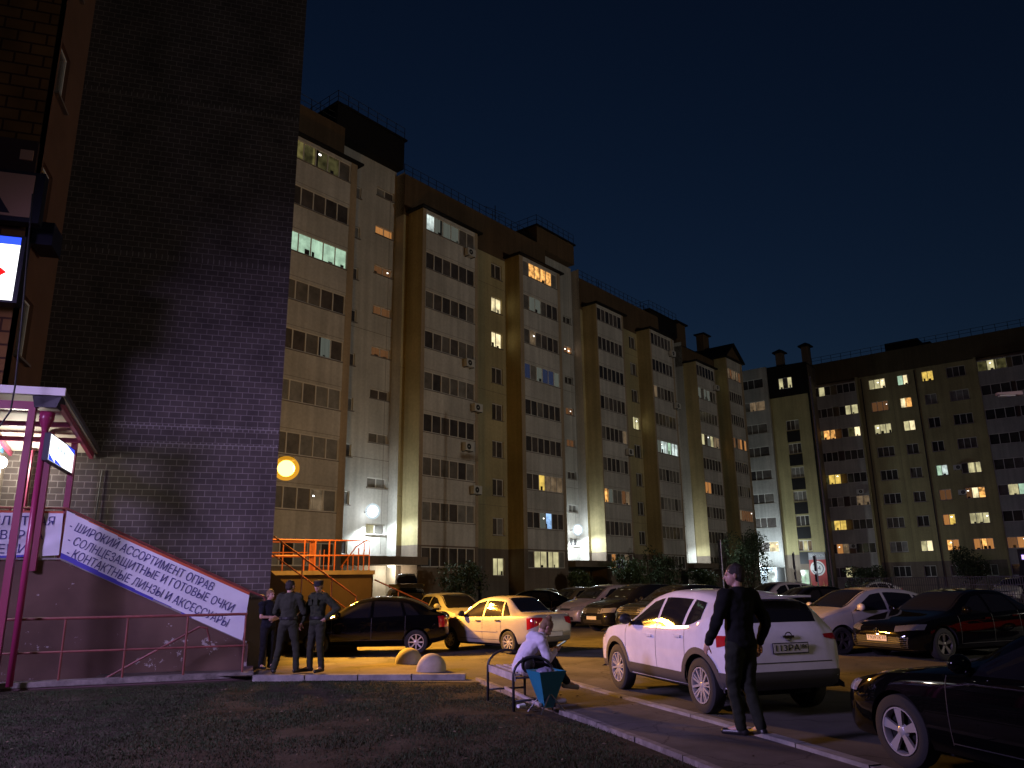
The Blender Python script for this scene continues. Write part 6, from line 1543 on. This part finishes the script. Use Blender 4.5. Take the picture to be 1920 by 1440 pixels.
J.update(pel=V3(0, 0, .53), waist=V3(0, .05, .68), chest=V3(0, .18, .84), neck=V3(0, .31, .965), head=V3(0, .405, 1.065), hy=0, hp=-50,
    hipR=V3(.09, .04, .52), hipL=V3(-.09, .04, .52), kneeR=V3(.10, .44, .52), ankR=V3(.10, .44, .10), toeR=V3(.11, .62, .04), kneeL=V3(-.03, .47, .64), ankL=V3(.10, .66, .30), toeL=V3(.13, .82, .22),
    shR=V3(.17, .25, .90), shL=V3(-.17, .25, .90), elR=V3(.21, .34, .64), elL=V3(-.21, .34, .64), wrR=V3(.055, .52, .74), wrL=V3(-.055, .52, .73), handR=V3(-.1, .85, .45), handL=V3(.1, .85, .45), palmR=V3(-.6, .1, .7), palmL=V3(.6, .1, .7), curl=42)
lil = cloth_mat('pale_knit', (0.62, 0.58, 0.68), 0.08)
SW = person('woman in a pale pullover bent over her phone on the bench', (3.50, 10.85, -0.05), 2, J, lil, dark_t, mat('sneaker', (0.35, 0.33, 0.33), 0.6), 'short', hair_blond, sleeve='long', bun=(0, -.07, .125), collar=False)
t = thing('phone', 'mobile phone held up by the seated woman', 'phone', (4.10, 10.83, 0.745), 0)
mb = MB(); mb.box(-.075, .075, -.036, .036, -.005, .005); o = mb.build('case', M['black_plastic'], t); o.rotation_euler = (0, R(-28), 0)
mb = MB(); mb.box(-.07, .07, -.032, .032, .0055, .0065); o = mb.build('screen', emat('phone_screen', (0.8, 0.85, 1.0), 0.35), t); o.rotation_euler = (0, R(-28), 0)
t = thing('shoulder_bag', 'dark bag lying on the bench beside the seated woman', 'bag', (3.52, 10.62, 0.41))
mb = MB(); mb.ell((0, 0, .10), (.10, .09, .11), 12); mb.tube([(-.08, 0, .17), (-.05, .03, .26), (.05, .03, .26), (.08, 0, .17)], .008, 6); skinmesh('bag', mb, M['car_black'], t, .012, 2, .006)
BI = thing('litter_bin', 'teal inverted pyramid litter bin on crossed legs beside the bench', 'litter bin', (3.67, 10.30, -0.04), R(8))
M['teal'] = mat('teal_paint', (0.018, 0.17, 0.25), 0.35, var=0.12, vscale=5)
mb = MB(); a, b = .20, .065; z0, z1 = .05, .50
for (s0, s1) in (((-1, -1), (1, -1)), ((1, -1), (1, 1)), ((1, 1), (-1, 1)), ((-1, 1), (-1, -1))):
    mb.quad((s0[0] * b, s0[1] * b, z0), (s1[0] * b, s1[1] * b, z0), (s1[0] * a, s1[1] * a, z1), (s0[0] * a, s0[1] * a, z1)); mb.quad((s0[0] * a, s0[1] * a, z1), (s1[0] * a, s1[1] * a, z1), (s1[0] * (a - .02), s1[1] * (a - .02), z1 - .004), (s0[0] * (a - .02), s0[1] * (a - .02), z1 - .004))
    mb.quad((s0[0] * (a - .02), s0[1] * (a - .02), z1 - .004), (s1[0] * (a - .02), s1[1] * (a - .02), z1 - .004), (s1[0] * (b - .01), s1[1] * (b - .01), z0 + .02), (s0[0] * (b - .01), s0[1] * (b - .01), z0 + .02))
mb.box(-b, b, -b, b, z0 - .01, z0); mb.build('bucket', M['teal'], BI)
for s_ in (-1, 1):
    for y in (-1, 1):
        mb = MB(); mb.tube([(s_ * .19, y * .19, -.03), (-s_ * .02, y * .09, .25)], .011, 6); mb.build('leg', M['bench_tube'], BI)
mb = MB(); mb.ell((-.02, -.02, .485), (.13, .12, .055), 10); skinmesh('rubbish', mb, mat('bin_bag', (0.20, 0.19, 0.28), 0.3), BI, .012, 1, .022, 22)
t = thing('paper_cup', 'crushed white paper cup on the grass by the bench leg', 'litter', (3.33, 10.36, -0.005), R(25))
mb = MB(); mb.lathe([(0, -.055), (.030, -.055), (.040, .05), (.036, .05), (.028, -.045)], (0, 0, 0), 14, 0, 'x'); o = mb.build('cup', mat('paper_white', (0.7, 0.7, 0.72), 0.7), t); o.location = (0, 0, .03); o.scale = (1, 1, .75)
# concrete half balls
M['ball'] = mat('ball_concrete', (0.38, 0.33, 0.26), 0.85, var=0.18, vscale=5, bump=0.25, bscale=60)
for (x, y, z, lb) in ((3.20, 18.15, -0.12, 'farther concrete half ball in front of the rear wheel of the black liftback'), (3.31, 16.15, -0.09, 'nearer concrete half ball at the end of the kerb')):
    mb = MB(); mb.lathe([(.30, -.03), (.30, .02)] + [(.30 * math.cos(a), .02 + .31 * math.sin(a)) for a in [math.pi / 2 * i / 12 for i in range(1, 13)]], (0, 0, 0), 40)
    o = mb.build('concrete_bollard', M['ball'], None, True); o.location = (x, y, z); tag(o, lb, 'bollard', 'concrete half balls at the paving edge')
# ------------------------------------------------------------------ grass
N = 300000
gx = rng.uniform(-6.2, 3.74, N); gy = 3.0 + (16.2 - 3.0) * rng.uniform(0, 1, N) ** 1.15
lim = np.where(gx > -0.1, 16.20 - 0.40 * (gx + 0.1), 16.5); ok = gy < lim - .03
def nz(x, y, s): return np.array([mnoise.noise(Vector((a * s, b * s, 3.7))) for a, b in zip(x, y)])
dn = nz(gx, gy, 0.9) + 0.5 * nz(gx, gy, 2.6)
ok &= (dn + rng.uniform(-.35, .35, N)) > np.where(gx > 0.2, -0.13, -0.5)
gx, gy, dn = gx[ok], gy[ok], dn[ok]; n = len(gx)
t_ = np.clip((gy - 6.5) / 8, 0, 1); gz = -0.14 * t_ * t_ * (3 - 2 * t_)
ang = rng.uniform(0, 2 * np.pi, n); hgt = rng.uniform(.010, .030, n) * (1 + .5 * np.clip(dn, 0, 1)); wd = rng.uniform(.0025, .005, n) * (1 + .06 * gy); ln = rng.uniform(.2, 1.1, n) * hgt; la = rng.uniform(0, 2 * np.pi, n)
base = np.stack([gx, gy, gz - .004], 1); sd = np.stack([np.cos(ang), np.sin(ang), np.zeros(n)], 1) * wd[:, None]
tip = base + np.stack([np.cos(la) * ln, np.sin(la) * ln, hgt], 1)
co = np.stack([base - sd, base + sd, tip], 1).reshape(-1, 3)
me = bpy.data.meshes.new('grass'); me.vertices.add(3 * n); me.loops.add(3 * n); me.polygons.add(n)
me.vertices.foreach_set('co', co.ravel()); me.loops.foreach_set('vertex_index', np.arange(3 * n)); me.polygons.foreach_set('loop_start', np.arange(0, 3 * n, 3))
me.update(calc_edges=True)
gm, nt, b = newmat('grass_blade'); b.inputs['Roughness'].default_value = 0.8; b.inputs['Specular IOR Level'].default_value = 0.2
tc = nt.nodes.new('ShaderNodeTexCoord'); nn_ = nt.nodes.new('ShaderNodeTexNoise'); nn_.inputs['Scale'].default_value = 1.4; nn_.inputs['Detail'].default_value = 8; nn_.inputs['Roughness'].default_value = .8
cr = nt.nodes.new('ShaderNodeValToRGB'); cr.color_ramp.elements[0].position = .35; cr.color_ramp.elements[0].color = (.052, .050, .027, 1); cr.color_ramp.elements[1].position = .62; cr.color_ramp.elements[1].color = (.036, .062, .024, 1)
nt.links.new(tc.outputs['Object'], nn_.inputs['Vector']); nt.links.new(nn_.outputs[0], cr.inputs[0]); nt.links.new(cr.outputs[0], b.inputs['Base Color'])
me.materials.append(gm)
o = bpy.data.objects.new('grass', me); link(o); tag(o, 'short patchy grass of the lawn', 'grass', kind='stuff')

mb = MB(); r5 = random.Random(5)
for k in range(420):
    x = r5.uniform(-5.5, 5.0); y = r5.uniform(4.5, 15.6); z = (lawn_z(y) if x < 3.8 else path_z(y)) + .012 + (.012 if x < 3.8 else 0)
    if x > 0 and y > 16.0 - .4 * x - .5: continue
    a = r5.uniform(0, 6.28); s = r5.uniform(.012, .03); t5 = r5.uniform(-.012, .012)
    mb.quad((x - s * math.cos(a), y - s * math.sin(a), z), (x + s * .5 * math.sin(a), y - s * .5 * math.cos(a), z + t5), (x + s * math.cos(a), y + s * math.sin(a), z), (x - s * .5 * math.sin(a), y + s * .5 * math.cos(a), z - t5 * .5))
o = mb.build('fallen_leaves', mat('dry_leaf', (0.13, 0.10, 0.055), 0.8, var=0.5, vscale=8)); tag(o, 'scattered dry leaves on the lawn and footpath', 'leaves', kind='stuff')

# ------------------------------------------------------------------ shrubs and trees
def leafmat(name, c0, c1):
    m, nt, b = newmat(name); b.inputs['Roughness'].default_value = 0.6; b.inputs['Specular IOR Level'].default_value = 0.3
    tc = nt.nodes.new('ShaderNodeTexCoord'); n_ = nt.nodes.new('ShaderNodeTexNoise'); n_.inputs['Scale'].default_value = 3.0; n_.inputs['Detail'].default_value = 5
    cr = nt.nodes.new('ShaderNodeValToRGB'); cr.color_ramp.elements[0].position = .35; cr.color_ramp.elements[0].color = (*c0, 1); cr.color_ramp.elements[1].position = .65; cr.color_ramp.elements[1].color = (*c1, 1)
    nt.links.new(tc.outputs['Object'], n_.inputs['Vector']); nt.links.new(n_.outputs[0], cr.inputs[0]); nt.links.new(cr.outputs[0], b.inputs['Base Color']); return m
M['leaf'] = leafmat('leaf', (0.045, 0.080, 0.032), (0.11, 0.16, 0.07)); M['leaf2'] = leafmat('leaf_dark', (0.028, 0.045, 0.020), (0.065, 0.09, 0.042)); M['bark'] = mat('bark', (0.09, 0.07, 0.05), 0.9, bump=0.5, bscale=20)
def plant(name, label, cat, loc, w, h, z0, nl, ls, lm, group, trunk=0.05, seed=1, lump=9):
    r_ = np.random.default_rng(seed)
    t = thing(name, label, cat, loc, 0, group)
    mb = MB(); cents = []
    for k in range(lump):
        a = 2 * math.pi * k / lump + r_.uniform(-.4, .4); rad = w / 2 * r_.uniform(.15, .68); z = z0 + (h - z0) * r_.uniform(.25, .86)
        c = Vector((rad * math.cos(a), rad * math.sin(a), z)); cents.append(c)
        mid = Vector((c.x * .3, c.y * .3, z0 + (z - z0) * .25)); mb.tube([(0, 0, 0), mid, c], [trunk, trunk * .6, trunk * .2], 6)
    mb.build('trunk' if cat == 'tree' else 'stem', M['bark'], t)
    cents.append(Vector((0, 0, z0 + (h - z0) * .6)))
    C_ = np.array([tuple(c) for c in cents]); which = r_.integers(0, len(C_), nl)
    sz = r_.uniform(.5, 1.15, len(C_)) * np.array([w * .30, w * .30, (h - z0) * .27])[:, None]
    d = r_.normal(size=(nl, 3)); d /= np.linalg.norm(d, axis=1)[:, None]; rr = r_.uniform(.35, 1.08, nl) ** .6
    p = C_[which] + d * rr[:, None] * np.stack([sz[0][which], sz[1][which], sz[2][which]], 1)
    p = p[p[:, 2] > z0 * .5]; nl = len(p)
    u = r_.normal(size=(nl, 3)); u /= np.linalg.norm(u, axis=1)[:, None]; v = np.cross(u, r_.normal(size=(nl, 3))); v /= np.linalg.norm(v, axis=1)[:, None]
    s_ = ls * r_.uniform(.6, 1.4, nl)[:, None]
    co = np.stack([p - u * s_, p + v * s_ * .5, p + u * s_, p - v * s_ * .5], 1).reshape(-1, 3)
    me = bpy.data.meshes.new('foliage'); me.vertices.add(4 * nl); me.loops.add(4 * nl); me.polygons.add(nl)
    me.vertices.foreach_set('co', co.ravel()); me.loops.foreach_set('vertex_index', np.arange(4 * nl)); me.polygons.foreach_set('loop_start', np.arange(0, 4 * nl, 4)); me.update(calc_edges=True)
    me.materials.append(lm); o = bpy.data.objects.new('crown' if cat == 'tree' else 'foliage', me); link(o, t)
    return t
def AP(x, y): v = AW(x, y, 0); return (v.x, v.y, ROADZ)
shr = 'shrubs along the long block'
plant('shrub', 'wide loose shrub under the dark ground floor windows near the roof box', 'shrub', AP(33.6, 31.6), 2.7, 3.1, .3, 2600, .085, M['leaf2'], shr, seed=2)
plant('shrub', 'compact round bush in front of the middle entrance', 'shrub', AP(47.4, 33.0), 2.1, 2.7, .4, 2600, .085, M['leaf'], shr, seed=3)
plant('shrub', 'bright leaved shrub right of the middle entrance door', 'shrub', AP(52.8, 31.8), 2.9, 3.3, .4, 2800, .095, M['leaf'], shr, seed=4)
plant('shrub', 'tall dark spreading shrub with bare top twigs between the second and third entrance', 'shrub', AP(57.0, 31.4), 3.6, 4.6, .4, 2600, .095, M['leaf2'], shr, seed=5, lump=12)
plant('shrub', 'low pale shrub below the farthest floodlit corner', 'shrub', AP(66.5, 32.6), 3.2, 2.9, .3, 2600, .10, M['leaf'], shr, seed=6)
plant('tree', 'young dark tree before the gabled end bay', 'tree', AP(74.0, 31.3), 4.2, 6.6, 1.0, 4200, .11, M['leaf2'], 'trees before the buildings', seed=7, trunk=.09, lump=13)
plant('tree', 'dark tree beside the grey truck box', 'tree', AP(86.0, 14.6), 4.0, 4.6, .6, 2600, .12, M['leaf2'], 'trees before the buildings', seed=8, trunk=.1, lump=12)
plant('shrub', 'small dark bush below the lit ground floor balcony of the ochre block', 'shrub', AP(90.5, 25.5), 4.0, 2.8, .3, 1800, .13, M['leaf2'], shr, seed=9)
mb = MB(); mb.hexa([AP(19, 30.2)[:2] + (-.2,), AP(84, 30.2)[:2] + (-.2,), AP(84, 36.5)[:2] + (-.2,), AP(19, 36.5)[:2] + (-.2,), AP(19, 30.2)[:2] + (-.02,), AP(84, 30.2)[:2] + (-.02,), AP(84, 36.5)[:2] + (-.02,), AP(19, 36.5)[:2] + (-.02,)])
tag(mb.build('verge', M['soil']), kind='structure')

# ------------------------------------------------------------------ street furniture farther off
def dirp(px_az, d): a = R(px_az); return d * math.cos(a), d * math.sin(a)
def sign_post(loc, rz, label, plates, h):
    t = thing('road_sign', label, 'road sign', loc, rz, 'road signs seen from behind')
    mb = MB(); mb.tube([(0, 0, -.2), (0, 0, h)], .035, 8); mb.build('pole', M['steel'], t)
    for (z, w, hh) in plates:
        mb = MB(); mb.box(-w / 2, w / 2, .04, .06, z - hh / 2, z + hh / 2, 0); mb.box(-w / 2 + .03, w / 2 - .03, .06, .065, z - hh / 2 + .03, z + hh / 2 - .03, 1); mb.build('plate', [M['dark_metal'], M['black_plastic']], t)
    return t
sign_post((24.0, 38.1, ROADZ), R(33), 'dark square sign on a thin pole just behind the head of the walking man', [(3.2, .42, 1.25)], 3.9)
sign_post((30.6, 40.6, ROADZ), R(40), 'slim pole with a tall dark sign and a small plate, left of the shop door', [(2.75, .40, .95), (1.9, .28, .40)], 3.3)
sign_post((31.6, 39.9, ROADZ), R(28), 'slim pole with a dark sign and square plate before the red poster', [(2.6, .42, .90), (1.75, .42, .45)], 3.1)
t = thing('lamp_post', 'tall thin steel post in front of the corner block', 'lamp post', (25.3, 30.9, ROADZ)); mb = MB(); mb.tube([(0, 0, -.2), (0, 0, 11.5)], [.075, .045], 10); mb.build('pole', M['dark_metal'], t)
mb = MB(); mb.lathe([(0, 0), (.16, 0), (.16, .12), (.09, .5), (0, .5)], (0, 0, -.1), 12); mb.build('base', M['concrete'], t)
# climbing frame and swing of the playground
M['play_yellow'] = mat('playground_paint', (0.40, 0.36, 0.16), 0.5); M['play_teal'] = mat('playground_panel', (0.03, 0.10, 0.11), 0.6)
PG = thing('climbing_frame', 'playground climbing frame of pale posts with a dark teal panel', 'climbing frame', (44.0, 34.2, ROADZ), R(33))
for (y, h) in ((1.6, 2.9), (-.6, 3.3), (-2.6, 3.2), (-5.0, 2.0), (-6.8, 3.0)):
    mb = MB(); mb.tube([(0, y, -.2), (0.0, y + .12, h)], .05, 6); mb.build('post', M['play_yellow'], PG)
mb = MB(); mb.box(.1, .16, -.6, 1.6, .3, 1.7); mb.build('panel', M['play_teal'], PG)
mb = MB()
for k in range(4): mb.tube([(.3, -4.6, .5 + .38 * k), (.3, -6.6, .5 + .38 * k)], .03, 5)
mb.bar((0, 1.6, 2.5), (0, -2.6, 2.6), .05, .05); mb.build('rung', M['play_yellow'], PG)
SWG = thing('swing_frame', 'slanting A frame of the swing at the right edge', 'swing', (43.5, 21.2, ROADZ), R(33))
for s_ in (1, -1):
    mb = MB(); mb.tube([(0, s_ * 1.0, -.2), (0, s_ * .12, 2.9)], .05, 6); mb.build('leg', M['play_yellow'], SWG); mb = MB(); mb.tube([(3, s_ * 1.0, -.2), (3, s_ * .12, 2.9)], .05, 6); mb.build('leg', M['play_yellow'], SWG)
mb = MB(); mb.tube([(0, 0, 2.9), (3, 0, 2.9)], .05, 6); mb.build('top_bar', M['play_yellow'], SWG)
# grey lorry
TR = thing('truck', 'grey box truck standing below the ochre block', 'truck', (52.5, 38.0, ROADZ), R(123))
mb = MB(); mb.box(-2.9, 2.9, -1.15, 1.15, 1.55, 3.7); mb.build('cargo_box', mat('tarpaulin', (0.16, 0.15, 0.16), 0.8, var=0.2), TR)
mb = MB(); mb.box(-2.95, 4.6, -.9, .9, .65, 1.0); mb.box(-2.9, 2.9, -1.0, 1.0, 1.35, 1.55); mb.build('chassis', M['car_black'], TR)
mb = MB(); mb.hexa([(3.0, -1.1, .7), (4.9, -1.1, .7), (4.9, 1.1, .7), (3.0, 1.1, .7), (3.0, -1.05, 2.7), (4.4, -1.05, 2.7), (4.4, 1.05, 2.7), (3.0, 1.05, 2.7)]); mb.build('cab', PT['darkgrey'], TR)
ty, ri = wheel_meshes(.48, .28, 'six', 'rim_dark')
for x in (-1.9, 3.9):
    for s_ in (1, -1):
        o = bpy.data.objects.new('wheel', ty); link(o, TR); o.location = (x, s_ * .92, .48)
        if s_ < 0: o.rotation_euler = (0, 0, math.pi)
# dark mesh fence beyond the cars
FN = thing('fence', 'low dark mesh fence beyond the parked cars in front of the ochre block', 'fence', (36.0, 42.5, ROADZ), R(-57))
for k in range(9):
    mb = MB(); mb.tube([(k * 2.6, 0, -.2), (k * 2.6, 0, 1.75)], .035, 6); mb.build('post', M['dark_metal'], FN)
mb = MB()
for z in (.15, .7, 1.25, 1.7): mb.bar((0, 0, z), (20.8, 0, z), .03, .04)
for k in range(170): mb.box(k * .122, k * .122 + .035, -.01, .01, .15, 1.7)
mb.build('mesh_panel', M['dark_metal'], FN)
